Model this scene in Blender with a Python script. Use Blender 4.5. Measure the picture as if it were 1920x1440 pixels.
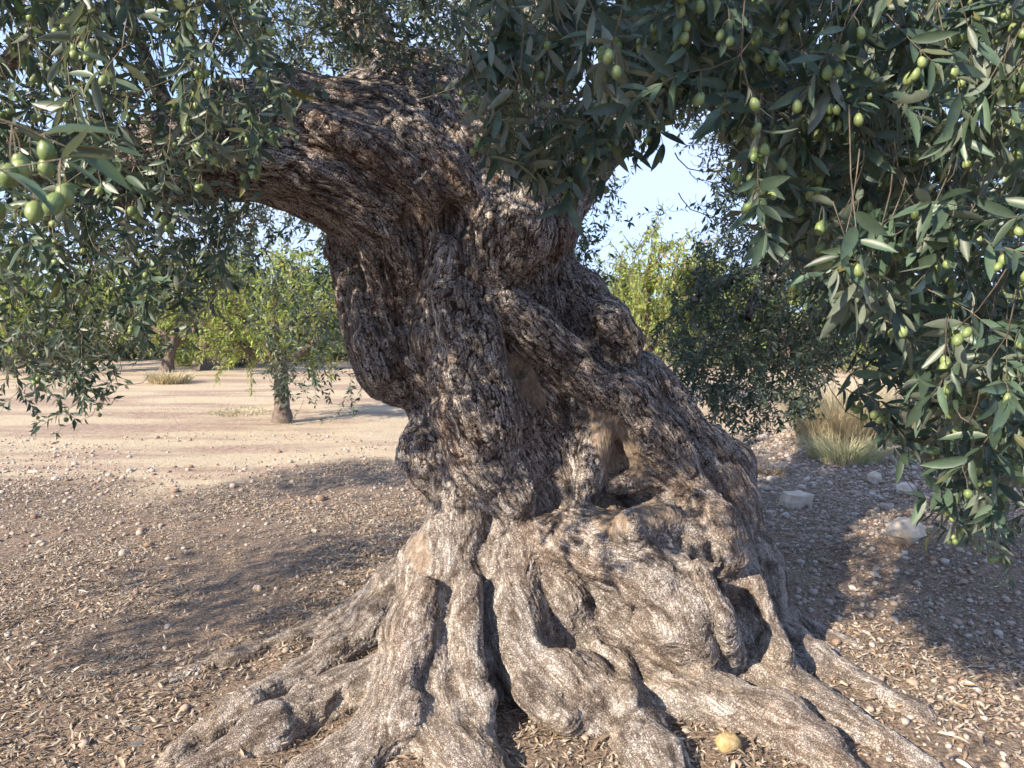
import bpy, math, random
import numpy as np
from mathutils import Vector, Matrix

for o in list(bpy.data.objects): bpy.data.objects.remove(o)
random.seed(7); RNG = np.random.default_rng(7)
S = bpy.context.scene
COL = S.collection
RAD = math.radians

# ------------------------------------------------------------------ camera
CAM_H, PITCH, FPX = 1.5, RAD(5.4), 1387.0          # focal length in pixels of a 1920 px wide frame
cd = bpy.data.cameras.new('camera'); cam = bpy.data.objects.new('camera', cd); COL.objects.link(cam)
cam.location = (0, 0, CAM_H); cam.rotation_euler = (RAD(90) - PITCH, 0, 0)
cd.sensor_width = 36; cd.lens = 26; cd.clip_end = 3000; cd.clip_start = 0.05
cd.dof.use_dof = True; cd.dof.focus_distance = 2.2; cd.dof.aperture_fstop = 13.0
S.camera = cam
# ------------------------------------------------------------------ world
SUN_EL, SUN_DIR_XY = RAD(31), Vector((-0.74, -0.67)).normalized()
sunv = Vector((SUN_DIR_XY.x*math.cos(SUN_EL), SUN_DIR_XY.y*math.cos(SUN_EL), math.sin(SUN_EL)))
w = bpy.data.worlds.new('World'); S.world = w; w.use_nodes = True
nt = w.node_tree; nt.nodes.clear()
def N(nt, t, **kw):
    n = nt.nodes.new(t)
    for k, v in kw.items():
        if k.startswith('_'): n.inputs[k[1:].replace('_', ' ')].default_value = v
        else: setattr(n, k, v)
    return n
def L(nt, a, b): nt.links.new(a, b)
sky = N(nt, 'ShaderNodeTexSky', sky_type='NISHITA', sun_disc=False, sun_elevation=SUN_EL,
        sun_rotation=math.atan2(sunv.x, sunv.y), air_density=1.0, dust_density=0.4, ozone_density=2.0)
tc = N(nt, 'ShaderNodeTexCoord')
mp = N(nt, 'ShaderNodeMapping'); mp.inputs['Scale'].default_value = (1.0, 1.0, 2.6); L(nt, tc.outputs['Generated'], mp.inputs['Vector'])
cn = N(nt, 'ShaderNodeTexNoise', _Scale=2.3, _Detail=7.0, _Roughness=0.58); L(nt, mp.outputs[0], cn.inputs['Vector'])
cr = N(nt, 'ShaderNodeValToRGB'); cr.color_ramp.elements[0].position = 0.42; cr.color_ramp.elements[1].position = 0.66
L(nt, cn.outputs['Fac'], cr.inputs[0])
mx = N(nt, 'ShaderNodeMixRGB'); mx.inputs[2].default_value = (1.0, 1.2, 1.78, 1)
def roll(c):      # the bright haze band near the horizon is rolled off evenly all round
    a = N(nt, 'ShaderNodeVectorMath', operation='MULTIPLY_ADD'); L(nt, c, a.inputs[0]); a.inputs[1].default_value = (.85, .62, .38); a.inputs[2].default_value = (1, 1, 1)
    d = N(nt, 'ShaderNodeVectorMath', operation='DIVIDE'); L(nt, c, d.inputs[0]); L(nt, a.outputs[0], d.inputs[1]); return d.outputs[0]
L(nt, cr.outputs[0], mx.inputs[0]); L(nt, roll(sky.outputs[0]), mx.inputs[1])
bg = N(nt, 'ShaderNodeBackground', _Strength=0.15); L(nt, mx.outputs[0], bg.inputs[0])
wo = N(nt, 'ShaderNodeOutputWorld'); L(nt, bg.outputs[0], wo.inputs[0])
# ------------------------------------------------------------------ sun
sl = bpy.data.lights.new('sun', 'SUN'); sl.energy = 2.0; sl.angle = RAD(0.55); sl.color = (1.0, 0.87, 0.69)
so = bpy.data.objects.new('sun', sl); COL.objects.link(so); so.location = (-8, -7, 9)
so.rotation_euler = (-sunv).to_track_quat('-Z', 'Y').to_euler()
# ------------------------------------------------------------------ exposure
S.view_settings.view_transform = 'Standard'; S.view_settings.look = 'None'
S.view_settings.exposure = 2.6; S.view_settings.gamma = 1.0; S.view_settings.use_curve_mapping = False
S.render.engine = 'CYCLES'

# ------------------------------------------------------------------ helpers
CP, SP_ = math.cos(PITCH), math.sin(PITCH)
def P(px, py, Y):
    """world point at distance Y (along the ground) seen at photo pixel px, py"""
    u, v = (px - 960)/FPX, (720 - py)/FPX
    dy, dz = CP + v*SP_, -SP_ + v*CP
    return Vector((u*Y/dy, Y, CAM_H + dz*Y/dy))
def proj(p):
    y, z = p[1], p[2] - CAM_H
    dep = y*CP - z*SP_
    if dep < 0.05: return (-9999, -9999, dep)
    return (960 + FPX*p[0]/dep, 720 - FPX*(z*CP + y*SP_)/dep, dep)
TAB = RNG.random((64, 64, 64)).astype(np.float32)*2 - 1
def vnoise(p):
    p = np.asarray(p, np.float32); f = np.floor(p); t = p - f; i = f.astype(np.int32) & 63; j = (i + 1) & 63
    t = t*t*(3 - 2*t); x0, y0, z0 = i[:, 0], i[:, 1], i[:, 2]; x1, y1, z1 = j[:, 0], j[:, 1], j[:, 2]
    tx, ty, tz = t[:, 0], t[:, 1], t[:, 2]
    a = TAB[x0, y0, z0]*(1-tx) + TAB[x1, y0, z0]*tx; b = TAB[x0, y1, z0]*(1-tx) + TAB[x1, y1, z0]*tx
    c = TAB[x0, y0, z1]*(1-tx) + TAB[x1, y0, z1]*tx; d = TAB[x0, y1, z1]*(1-tx) + TAB[x1, y1, z1]*tx
    return (a*(1-ty) + b*ty)*(1-tz) + (c*(1-ty) + d*ty)*tz
def fbm(p, o=4, g=0.5):
    s = 0; a = 1.0
    for k in range(o): s = s + a*vnoise(np.asarray(p)*(2.03**k) + 7.1*k); a *= g
    return s
def mk(name, V, F, mat, parent=None, smooth=True, attrs=None, link=True):
    V = np.ascontiguousarray(V, np.float32)
    groups = F if isinstance(F, list) else [F]
    groups = [np.ascontiguousarray(g, np.int32) for g in groups if len(g)]
    me = bpy.data.meshes.new(name)
    me.vertices.add(len(V)); me.vertices.foreach_set('co', V.ravel())
    nl = sum(g.size for g in groups); npoly = sum(len(g) for g in groups)
    me.loops.add(nl); me.loops.foreach_set('vertex_index', np.concatenate([g.ravel() for g in groups]))
    me.polygons.add(npoly)
    tot = np.concatenate([np.full(len(g), g.shape[1], np.int32) for g in groups])
    st = np.concatenate([[0], np.cumsum(tot)[:-1]]).astype(np.int32)
    me.polygons.foreach_set('loop_start', st); me.polygons.foreach_set('loop_total', tot)
    me.polygons.foreach_set('use_smooth', np.full(npoly, smooth, bool))
    for k, a in (attrs or {}).items():
        at = me.attributes.new(k, 'FLOAT', 'POINT'); at.data.foreach_set('value', np.ascontiguousarray(a, np.float32))
    me.update(calc_edges=True)
    me.materials.append(mat)
    if not link: return me
    return add(name, me, parent)
def add(name, me, parent=None):
    o = bpy.data.objects.new(name, me); COL.objects.link(o)
    if parent is not None: o.parent = parent
    return o
def tag(o, label=None, cat=None, group=None, kind=None):
    if label: o['label'] = label
    if cat: o['category'] = cat
    if group: o['group'] = group
    if kind: o['kind'] = kind
    return o
def empty(name, loc):
    o = bpy.data.objects.new(name, None); COL.objects.link(o); o.location = loc; o.empty_display_size = 0.1
    return o
def own(o, parent):
    """parent with world coordinates kept (parents here are only translated)"""
    o.parent = parent; o.location = o.location - parent.location
    return o
class Soup:
    """collects many instances of small templates in one mesh"""
    def __init__(s): s.V = []; s.F = {}; s.T = []; s.n = 0
    def addt(s, tv, tf, R, pos, tint):           # tv m,3 ; R n,3,3 (columns = axes incl. scale); pos n,3 ; tint n
        n, m = len(pos), len(tv)
        if n == 0: return
        V = np.einsum('nij,mj->nmi', R, tv) + pos[:, None, :]
        s.V.append(V.reshape(-1, 3)); s.T.append(np.repeat(tint, m))
        for f in (tf if isinstance(tf, list) else [tf]):
            s.F.setdefault(f.shape[1], []).append((f[None] + (np.arange(n)*m)[:, None, None] + s.n).reshape(-1, f.shape[1]))
        s.n += n*m
    def addm(s, V, F, t=0.5):
        s.V.append(np.asarray(V, np.float32)); s.T.append(np.full(len(V), t)); F = np.asarray(F)
        s.F.setdefault(F.shape[1], []).append(F + s.n); s.n += len(V)
    def build(s, name, mat, parent=None, smooth=True):
        return mk(name, np.concatenate(s.V), [np.concatenate(v) for v in s.F.values()], mat, parent, smooth, {'tint': np.concatenate(s.T)})
def tube(pts, rad, sides=6, rough=0.0, seed=0):
    """tapered tube through pts; returns V, F(quads)"""
    pts = np.asarray([tuple(p) for p in pts], np.float64); n = len(pts); rad = np.asarray(rad, float)
    T = np.gradient(pts, axis=0); T /= np.linalg.norm(T, axis=1)[:, None] + 1e-9
    ref = np.array([0.31, 0.77, 0.2]); U = np.cross(T, ref); U /= np.linalg.norm(U, axis=1)[:, None] + 1e-9
    W = np.cross(T, U); a = np.linspace(0, 2*np.pi, sides, endpoint=False)
    R = rad[:, None]*np.ones(sides)[None]
    if rough:
        g = np.random.default_rng(seed); R = R*(1 + rough*g.standard_normal((n, sides))*0.5 + rough*0.6*g.standard_normal(sides)[None])
    V = pts[:, None] + R[..., None]*(np.cos(a)[None, :, None]*U[:, None] + np.sin(a)[None, :, None]*W[:, None])
    i = np.arange(n-1)[:, None]*sides; j = np.arange(sides)[None]; k = (j+1) % sides
    F = np.stack([i+j, i+k, i+sides+k, i+sides+j], -1).reshape(-1, 4)
    return V.reshape(-1, 3), F
def curve(pts, n):
    """Catmull-Rom through control rows (any width)"""
    A = np.asarray(pts, float); A = np.vstack([2*A[0]-A[1], A, 2*A[-1]-A[-2]]); out = []
    m = len(A) - 3
    for s in np.linspace(0, m - 1e-6, n):
        i = int(s); t = s - i; a, b, c, d = A[i:i+4]
        out.append(0.5*((2*b) + (-a+c)*t + (2*a-5*b+4*c-d)*t*t + (-a+3*b-3*c+d)*t**3))
    return np.array(out)

# ------------------------------------------------------------------ materials
def material(name):
    m = bpy.data.materials.new(name); m.use_nodes = True; nt = m.node_tree
    b = nt.nodes['Principled BSDF']; b.inputs['Specular IOR Level'].default_value = 0.3
    return m, nt, b
def ramp(nt, src, stops):
    r = N(nt, 'ShaderNodeValToRGB'); e = r.color_ramp.elements
    while len(e) < len(stops): e.new(0.5)
    for k, (p, c) in enumerate(stops): e[k].position = p; e[k].color = (*c, 1) if len(c) == 3 else c
    L(nt, src, r.inputs[0]); return r.outputs[0]
def mix(nt, f, a, b, mode='MIX'):
    m = N(nt, 'ShaderNodeMixRGB', blend_type=mode)
    for s, i in ((f, 0), (a, 1), (b, 2)):
        if hasattr(s, 'is_output'): L(nt, s, m.inputs[i])
        else: m.inputs[i].default_value = s if i == 0 else (*s, 1)
    return m.outputs[0]
def math_(nt, op, a, b=None):
    m = N(nt, 'ShaderNodeMath', operation=op)
    for s, i in ((a, 0), (b, 1)):
        if s is None: continue
        if hasattr(s, 'is_output'): L(nt, s, m.inputs[i])
        else: m.inputs[i].default_value = s
    return m.outputs[0]
def noise(nt, vec, scale, detail=4, rough=0.55, out='Fac'):
    n = N(nt, 'ShaderNodeTexNoise', _Scale=scale, _Detail=detail, _Roughness=rough)
    if vec is not None: L(nt, vec, n.inputs['Vector'])
    return n.outputs[out]
def geo(nt): return N(nt, 'ShaderNodeNewGeometry').outputs
def attr(nt, k): return N(nt, 'ShaderNodeAttribute', attribute_name=k).outputs['Fac']
def bump(nt, b, h, dist, strength=1.0):
    n = N(nt, 'ShaderNodeBump', _Strength=strength, _Distance=dist); L(nt, h, n.inputs['Height']); L(nt, n.outputs[0], b.inputs['Normal'])

def bark_mat():
    m, nt, b = material('olive_bark'); pos = geo(nt)['Position']
    g, wood, dust_sunlit, low = attr(nt, 'groove'), attr(nt, 'wood'), attr(nt, 'dust_sunlit'), attr(nt, 'low')
    cx = N(nt, 'ShaderNodeCombineXYZ')
    for k in 'xyz': L(nt, attr(nt, 'gr' + k), cx.inputs[k.upper()])
    def drawn(scale, step, half):
        """noise drawn out along the grain: fibres and flakes"""
        acc = None
        for k in range(-half, half + 1):
            o = N(nt, 'ShaderNodeVectorMath', operation='MULTIPLY_ADD'); L(nt, cx.outputs[0], o.inputs[0]); o.inputs[1].default_value = (step*k,)*3; L(nt, pos, o.inputs[2])
            c = noise(nt, o.outputs[0], scale, 1.0, 0.4, 'Color')
            if acc is None: acc = c
            else:
                a = N(nt, 'ShaderNodeVectorMath', operation='ADD'); L(nt, acc, a.inputs[0]); L(nt, c, a.inputs[1]); acc = a.outputs[0]
        n = 2*half + 1; r = N(nt, 'ShaderNodeVectorMath', operation='MULTIPLY_ADD'); L(nt, acc, r.inputs[0])
        r.inputs[1].default_value = (1/math.sqrt(n),)*3; r.inputs[2].default_value = (.5 - .5*math.sqrt(n),)*3
        sp = N(nt, 'ShaderNodeSeparateXYZ'); L(nt, r.outputs[0], sp.inputs[0]); return sp.outputs
    f1 = drawn(92.0, 0.0105, 3)
    def fissure(x, wd):
        d = math_(nt, 'ABSOLUTE', math_(nt, 'SUBTRACT', x, 0.5)); return ramp(nt, d, [(wd*.15, (0, 0, 0)), (wd, (1, 1, 1))])     # 0 in the fissure, 1 on the flake
    fl = math_(nt, 'MULTIPLY', fissure(f1[0], .044), fissure(f1[1], .036))
    n1 = noise(nt, pos, 3.2, 5); n2 = noise(nt, pos, 28, 5, 0.65); n3 = noise(nt, pos, 160, 3, 0.6)
    wv = N(nt, 'ShaderNodeVectorMath', operation='MULTIPLY_ADD'); L(nt, noise(nt, pos, 38, 3, 0.6, 'Color'), wv.inputs[0]); wv.inputs[1].default_value = (.03,)*3; L(nt, pos, wv.inputs[2])
    v = N(nt, 'ShaderNodeTexVoronoi', _Scale=88.0, feature='DISTANCE_TO_EDGE'); L(nt, wv.outputs[0], v.inputs['Vector'])
    mos = mix(nt, ramp(nt, noise(nt, pos, 16, 3), [(0.38, (.1, .1, .1)), (0.62, (1, 1, 1))]), (1, 1, 1), ramp(nt, v.outputs['Distance'], [(0.0, (.12, .12, .12)), (0.12, (1, 1, 1))]))
    fl = mix(nt, low, fl, math_(nt, 'MULTIPLY', mos, ramp(nt, fl, [(0, (.25, .25, .25)), (1, (1, 1, 1))])))
    tn = math_(nt, 'ADD', math_(nt, 'MULTIPLY', attr(nt, 'tone'), 0.40), math_(nt, 'ADD', math_(nt, 'MULTIPLY', n2, 0.25), math_(nt, 'MULTIPLY', f1[2], 0.35)))
    plate = ramp(nt, tn, [(0.30, (0.125, 0.103, 0.090)), (0.44, (0.265, 0.226, 0.202)), (0.55, (0.385, 0.340, 0.312)), (0.70, (0.54, 0.50, 0.47))])
    plate = mix(nt, ramp(nt, n1, [(0.54, (0, 0, 0)), (0.74, (.6, .6, .6))]), plate, ramp(nt, tn, [(0.3, (0.11, 0.070, 0.050)), (0.7, (0.33, 0.245, 0.185))]))
    crack = mix(nt, ramp(nt, n1, [(0.45, (0, 0, 0)), (0.62, (1, 1, 1))]), (0.038, 0.029, 0.024), (0.075, 0.040, 0.026))
    gg = math_(nt, 'MULTIPLY', ramp(nt, g, [(0.15, (0, 0, 0)), (0.7, (1, 1, 1))]), ramp(nt, fl, [(0, (.12, .12, .12)), (.8, (1, 1, 1))]))
    c = mix(nt, gg, crack, plate)
    dn = math_(nt, 'MULTIPLY', dust_sunlit, ramp(nt, n2, [(0.28, (0.35, 0.35, 0.35)), (0.6, (1, 1, 1))]))
    dn = math_(nt, 'MULTIPLY', dn, ramp(nt, noise(nt, pos, 7.5, 5, 0.65), [(0.36, (.12, .12, .12)), (0.58, (1, 1, 1))]))
    dn = math_(nt, 'MULTIPLY', dn, ramp(nt, gg, [(0.0, (0.08, 0.08, 0.08)), (0.7, (.9, .9, .9))]))
    c = mix(nt, dn, c, ramp(nt, tn, [(0.35, (0.23, 0.175, 0.13)), (0.52, (0.40, 0.325, 0.255)), (0.68, (0.60, 0.52, 0.44))]))  # pale foot colours carry both dust and painted sunlight
    mpn = N(nt, 'ShaderNodeMapping'); mpn.inputs['Scale'].default_value = (1, 1, 0.09); mpn.inputs['Rotation'].default_value = (0, RAD(24), 0); L(nt, pos, mpn.inputs[0])
    wn = noise(nt, mpn.outputs[0], 62, 5, 0.65)
    wc = ramp(nt, wn, [(0.3, (0.13, 0.085, 0.055)), (0.5, (0.22, 0.165, 0.12)), (0.70, (0.40, 0.345, 0.29))])
    c = mix(nt, math_(nt, 'MULTIPLY', wood, ramp(nt, n2, [(0.3, (.45, .45, .45)), (.6, (.95, .95, .95))])), c, wc)
    L(nt, c, b.inputs['Base Color']); b.inputs['Roughness'].default_value = 0.88; b.inputs['Specular IOR Level'].default_value = 0.15
    hb = mix(nt, wood, math_(nt, 'ADD', fl, math_(nt, 'MULTIPLY', f1[2], .7)), math_(nt, 'MULTIPLY', wn, 3.0))
    bump(nt, b, math_(nt, 'ADD', hb, math_(nt, 'MULTIPLY', n3, 0.5)), 0.006, 1.0)
    return m
def leaf_mat(name, top, under, transl=0.25, rough=0.42, tint_hi=(0.9, 0.9, 0.55), yellow=None):
    m, nt, b = material(name)
    t = attr(nt, 'tint'); pos = geo(nt)['Position']; back = geo(nt)['Backfacing']
    n1 = noise(nt, pos, 60, 3)
    topc = ramp(nt, t, [(0.0, tuple(x*0.55 for x in top)), (0.55, top), (0.93, tuple(top[i]*1.7 for i in range(3))), (1.0, yellow or tuple(top[i]*1.9 for i in range(3)))])
    undc = ramp(nt, t, [(0.0, tuple(x*0.75 for x in under)), (1.0, tuple(x*1.15 for x in under))])
    c = mix(nt, back, topc, undc)
    c = mix(nt, 1.0, c, ramp(nt, n1, [(0.3, (0.78, 0.78, 0.78)), (0.7, (1.15, 1.15, 1.1))]), 'MULTIPLY')
    L(nt, c, b.inputs['Base Color']); b.inputs['Roughness'].default_value = rough
    b.inputs['Specular IOR Level'].default_value = 0.5
    tr = N(nt, 'ShaderNodeBsdfTranslucent'); L(nt, mix(nt, 1.0, c, tint_hi, 'MULTIPLY'), tr.inputs[0])
    ms = N(nt, 'ShaderNodeMixShader', _Fac=transl); L(nt, b.outputs[0], ms.inputs[1]); L(nt, tr.outputs[0], ms.inputs[2])
    L(nt, ms.outputs[0], nt.nodes['Material Output'].inputs[0])
    return m
def plain_mat(name, stops, scale, rough=0.85, bd=0.004, bscale=None, use_tint=False, spec=0.2, detail=5):
    m, nt, b = material(name); pos = geo(nt)['Position']; n1 = noise(nt, pos, scale, detail, 0.6)
    src = n1
    if use_tint: src = math_(nt, 'ADD', math_(nt, 'MULTIPLY', n1, 0.35), math_(nt, 'MULTIPLY', attr(nt, 'tint'), 0.65))
    L(nt, ramp(nt, src, stops), b.inputs['Base Color']); b.inputs['Roughness'].default_value = rough; b.inputs['Specular IOR Level'].default_value = spec
    bump(nt, b, noise(nt, pos, bscale or scale*3, 4, 0.65), bd)
    return m
M_bark = bark_mat()
M_leaf = leaf_mat('olive_leaf', (0.064, 0.102, 0.070), (0.165, 0.198, 0.158), 0.30, 0.42, yellow=(0.12, 0.11, 0.035))
M_almond = leaf_mat('almond_leaf', (0.25, 0.315, 0.075), (0.28, 0.335, 0.115), 0.48, 0.5, (1.0, 1.0, 0.65), yellow=(0.44, 0.27, 0.09))
M_shrub = leaf_mat('shrub_leaf', (0.12, 0.14, 0.075), (0.19, 0.20, 0.12), 0.25, 0.55)
M_dry = leaf_mat('dry_leaf', (0.27, 0.195, 0.140), (0.38, 0.325, 0.27), 0.12, 0.65, yellow=(0.62, 0.56, 0.47))
M_straw = leaf_mat('dry_grass', (0.56, 0.48, 0.35), (0.56, 0.48, 0.35), 0.35, 0.6)
M_green = leaf_mat('green_grass', (0.42, 0.41, 0.24), (0.44, 0.42, 0.26), 0.3, 0.6)
M_twig = plain_mat('twig_bark', [(0.3, (0.085, 0.068, 0.050)), (0.7, (0.20, 0.17, 0.13))], 45, 0.8, 0.001)
M_wood = plain_mat('almond_bark', [(0.3, (0.075, 0.058, 0.046)), (0.6, (0.16, 0.125, 0.10)), (0.8, (0.22, 0.18, 0.145))], 16, 0.9, 0.02, 22)
M_olive = None
def olive_mat():
    m, nt, b = material('green_olive'); t = attr(nt, 'tint'); pos = geo(nt)['Position']
    c = ramp(nt, t, [(0.0, (0.110, 0.160, 0.052)), (1.0, (0.205, 0.255, 0.100))])
    c = mix(nt, ramp(nt, noise(nt, pos, 900, 2), [(0.62, (0, 0, 0)), (0.75, (1, 1, 1))]), c, (0.42, 0.48, 0.22))
    L(nt, c, b.inputs['Base Color']); b.inputs['Roughness'].default_value = 0.42; b.inputs['Specular IOR Level'].default_value = 0.4
    b.inputs['Subsurface Weight'].default_value = 0.15; b.inputs['Subsurface Radius'].default_value = (0.004, 0.005, 0.001)
    return m
M_olive = olive_mat()
M_stone = plain_mat('limestone', [(0.22, (0.20, 0.135, 0.10)), (0.45, (0.33, 0.26, 0.21)), (0.68, (0.36, 0.315, 0.275)), (0.95, (0.46, 0.43, 0.39))], 30, 0.85, 0.003, 120, True)
M_ochre = plain_mat('ochre_stone', [(0.3, (0.24, 0.16, 0.065)), (0.5, (0.36, 0.265, 0.13)), (0.7, (0.45, 0.355, 0.21))], 34, 0.95, 0.006, 70)
M_pale = plain_mat('pale_stone', [(0.3, (0.36, 0.29, 0.22)), (0.7, (0.56, 0.50, 0.42))], 9, 0.85, 0.006, 50)
def ground_mat():
    m, nt, b = material('dry_soil'); pos = geo(nt)['Position']; lit = attr(nt, 'litter')
    st = N(nt, 'ShaderNodeMapping'); st.inputs['Scale'].default_value = (0.22, 1.0, 1.0); st.inputs['Rotation'].default_value = (0, 0, RAD(5)); L(nt, pos, st.inputs[0])
    n0 = noise(nt, st.outputs[0], 1.3, 6, 0.62); n1 = noise(nt, pos, 14, 5, 0.65); n2 = noise(nt, pos, 70, 4, 0.7)
    soil = ramp(nt, n1, [(0.3, (0.22, 0.155, 0.115)), (0.5, (0.32, 0.235, 0.178)), (0.7, (0.40, 0.31, 0.245))])
    straw = ramp(nt, n2, [(0.28, (0.27, 0.205, 0.138)), (0.5, (0.46, 0.375, 0.262)), (0.72, (0.60, 0.51, 0.385))])
    c = mix(nt, ramp(nt, n0, [(0.42, (0, 0, 0)), (0.55, (1, 1, 1))]), soil, straw)
    near = ramp(nt, n2, [(0.30, (0.075, 0.055, 0.043)), (0.5, (0.20, 0.150, 0.115)), (0.70, (0.40, 0.32, 0.25))])
    near = mix(nt, ramp(nt, n1, [(0.55, (0, 0, 0)), (0.75, (1, 1, 1))]), near, (0.30, 0.215, 0.15))
    c = mix(nt, lit, c, near)
    L(nt, c, b.inputs['Base Color']); b.inputs['Roughness'].default_value = 0.95; b.inputs['Specular IOR Level'].default_value = 0.1
    bump(nt, b, math_(nt, 'ADD', n2, math_(nt, 'MULTIPLY', n1, 1.5)), 0.02, 0.9)
    return m
M_ground = ground_mat()

# ------------------------------------------------------------------ ground
TREE = np.array([0.33, 3.62])
def gh(x, y):
    x = np.asarray(x, float); y = np.asarray(y, float); sh = x.shape; x = x.ravel(); y = y.ravel()
    d = np.hypot((x - TREE[0])/1.15, (y - TREE[1]))
    h = 0.07*np.exp(-(d/1.45)**2)
    near = np.exp(-(np.hypot(x, y - 3)/9)**2)
    p = np.stack([x, y, np.zeros_like(x)], 1)
    h += near*(0.028*vnoise(p*1.1 + 3) + 0.016*vnoise(p*3.1 + 9) + 0.008*vnoise(p*8.3 + 5) + 0.004*vnoise(p*21))
    h += 0.16*np.exp(-((x - 3.3)/0.9)**2 - ((y - 4.4)/0.8)**2) + 0.10*np.exp(-((x - 2.4)/0.5)**2 - ((y - 4.3)/0.35)**2)   # low bank on the right
    h += (1 - near)*(0.05*vnoise(p*0.21 + 2) + 0.02*vnoise(p*0.9 + 4))
    h -= 0.015
    return h.reshape(sh)
def gh1(x, y): return float(gh(np.array([x]), np.array([y]))[0])
xs = np.concatenate([-np.geomspace(3.2, 900, 60)[::-1], np.linspace(-3.15, 3.15, 230), np.geomspace(3.2, 900, 60)])
ys = np.concatenate([-np.geomspace(1.5, 400, 25)[::-1], np.linspace(-1.4, 1.7, 40), np.linspace(1.72, 6.0, 160), np.geomspace(6.03, 30, 120), np.geomspace(30.6, 1500, 50)])
X, Y = np.meshgrid(xs, ys); Z = gh(X, Y)
V = np.stack([X, Y, Z], -1).reshape(-1, 3); nx = len(xs)
ii = (np.arange(len(ys)-1)[:, None]*nx + np.arange(nx-1)[None]).ravel()
F = np.stack([ii, ii+1, ii+nx+1, ii+nx], 1)
def litter_amount(x, y):
    p = np.stack([x, y, np.zeros_like(x)], -1).reshape(-1, 3)
    edge = 7.5 + 0.2*x.ravel() + 0.9*vnoise(p*0.7 + 3) + 0.35*vnoise(p*2.6)
    a = np.clip((edge - y.ravel())/0.9 + 0.5, 0, 1)
    return a.reshape(x.shape)
tag(mk('ground', V, F, M_ground, None, True, {'litter': litter_amount(X, Y).ravel()}), 'dry pale soil of the orchard with straw and litter', 'ground', kind='structure')

def gpt(px, py):
    """where the view ray of a photo pixel meets the soil"""
    Y_ = 3.0
    for _ in range(12):
        p = P(px, py, Y_); d = np.array(p) - np.array([0, 0, CAM_H]); k = (gh1(p.x, p.y) - CAM_H)/d[2]; Y_ = Y_*k*.7 + Y_*.3
    return P(px, py, Y_)
# ------------------------------------------------------------------ trunk : signed-distance modelling
BODY = []    # (a, ra, b, rb, tag)
def chain(rows, tg, lst=BODY):
    pts = [(P(px, py, y), r*y/FPX) for px, py, y, r in rows]
    for (a, ra), (b, rb) in zip(pts[:-1], pts[1:]): lst.append((np.array(a), ra, np.array(b), rb, tg))
TR, LI = 'trunk', 'limb'
chain([(790, 225, 3.62, 120), (850, 330, 3.58, 165), (868, 450, 3.58, 176), (890, 560, 3.58, 182), (930, 680, 3.60, 188), (1010, 800, 3.62, 195),
       (1080, 930, 3.64, 210), (1105, 1060, 3.66, 235), (1110, 1190, 3.66, 262), (1110, 1330, 3.64, 290)], TR)
chain([(120, 315, 2.85, 52), (220, 318, 2.93, 62), (330, 296, 3.05, 78), (450, 268, 3.15, 98), (560, 268, 3.28, 118), (680, 300, 3.40, 136), (790, 380, 3.46, 150)], LI)
chain([(690, 175, 3.7, 50), (760, 190, 3.68, 60), (840, 230, 3.6, 80)], TR)
chain([(985, 130, 3.95, 88), (940, 240, 3.72, 105), (900, 340, 3.6, 130)], LI)
chain([(1130, 250, 3.98, 62), (1050, 300, 3.8, 85), (980, 380, 3.62, 110)], LI)
# left flank and its overhanging bulge
chain([(662, 470, 3.5, 45), (695, 560, 3.42, 55), (722, 640, 3.36, 68), (738, 690, 3.34, 66), (757, 712, 3.34, 46)], TR)
chain([(815, 790, 3.34, 45), (812, 858, 3.24, 62), (835, 895, 3.22, 55)], TR)
# right knob, right side
chain([(1040, 430, 3.5, 46), (1015, 500, 3.52, 44), (1080, 560, 3.46, 56), (1140, 612, 3.40, 48), (1150, 664, 3.38, 44)], TR)
chain([(1180, 720, 3.5, 70), (1230, 800, 3.5, 80), (1290, 880, 3.5, 90), (1340, 960, 3.5, 85)], TR)
chain([(1335, 822, 3.62, 26), (1372, 868, 3.62, 38), (1388, 930, 3.60, 28)], TR)
chain([(1350, 960, 3.45, 70), (1395, 1060, 3.42, 68), (1405, 1160, 3.40, 75), (1420, 1250, 3.35, 80)], TR)
chain([(1425, 1015, 3.55, 28), (1441, 1070, 3.5, 27), (1440, 1130, 3.5, 26)], TR)
# left leg
chain([(868, 935, 3.18, 58), (850, 1010, 3.10, 58), (838, 1100, 2.99, 82), (818, 1200, 2.86, 104), (815, 1290, 2.72, 106), (835, 1380, 2.56, 92)], TR)
chain([(788, 1015, 3.2, 24), (786, 1055, 3.15, 34), (800, 1100, 3.05, 40)], TR)
chain([(770, 1180, 2.98, 40), (760, 1260, 2.85, 46), (770, 1330, 2.72, 50)], TR)
# middle leg
chain([(985, 975, 3.14, 60), (962, 1060, 3.0, 52), (962, 1140, 2.88, 52), (985, 1215, 2.78, 60), (1045, 1285, 2.68, 78), (1110, 1330, 2.60, 80), (1150, 1345, 2.57, 52)], TR)
# big drooping arm, standing proud of what lies below it
chain([(1020, 1010, 3.06, 52), (1090, 1005, 2.96, 60), (1160, 1040, 2.86, 70), (1225, 1085, 2.80, 76), (1275, 1155, 2.76, 72), (1308, 1215, 2.75, 50)], TR)
chain([(1100, 1090, 3.06, 50), (1160, 1150, 3.02, 50), (1190, 1240, 2.90, 56), (1240, 1310, 2.72, 52)], TR)
chain([(1110, 1170, 3.0, 40), (1130, 1260, 2.88, 44)], TR)
chain([(1030, 1060, 3.04, 48), (1050, 1120, 2.96, 46), (1080, 1150, 2.95, 36)], TR)
chain([(1030, 1230, 2.92, 40), (1090, 1260, 2.85, 44)], TR)
chain([(1035, 1150, 3.0, 52), (1070, 1215, 2.93, 52), (1150, 1240, 2.9, 56)], TR)
chain([(1330, 1225, 2.98, 56), (1395, 1285, 2.90, 56)], TR)
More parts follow.
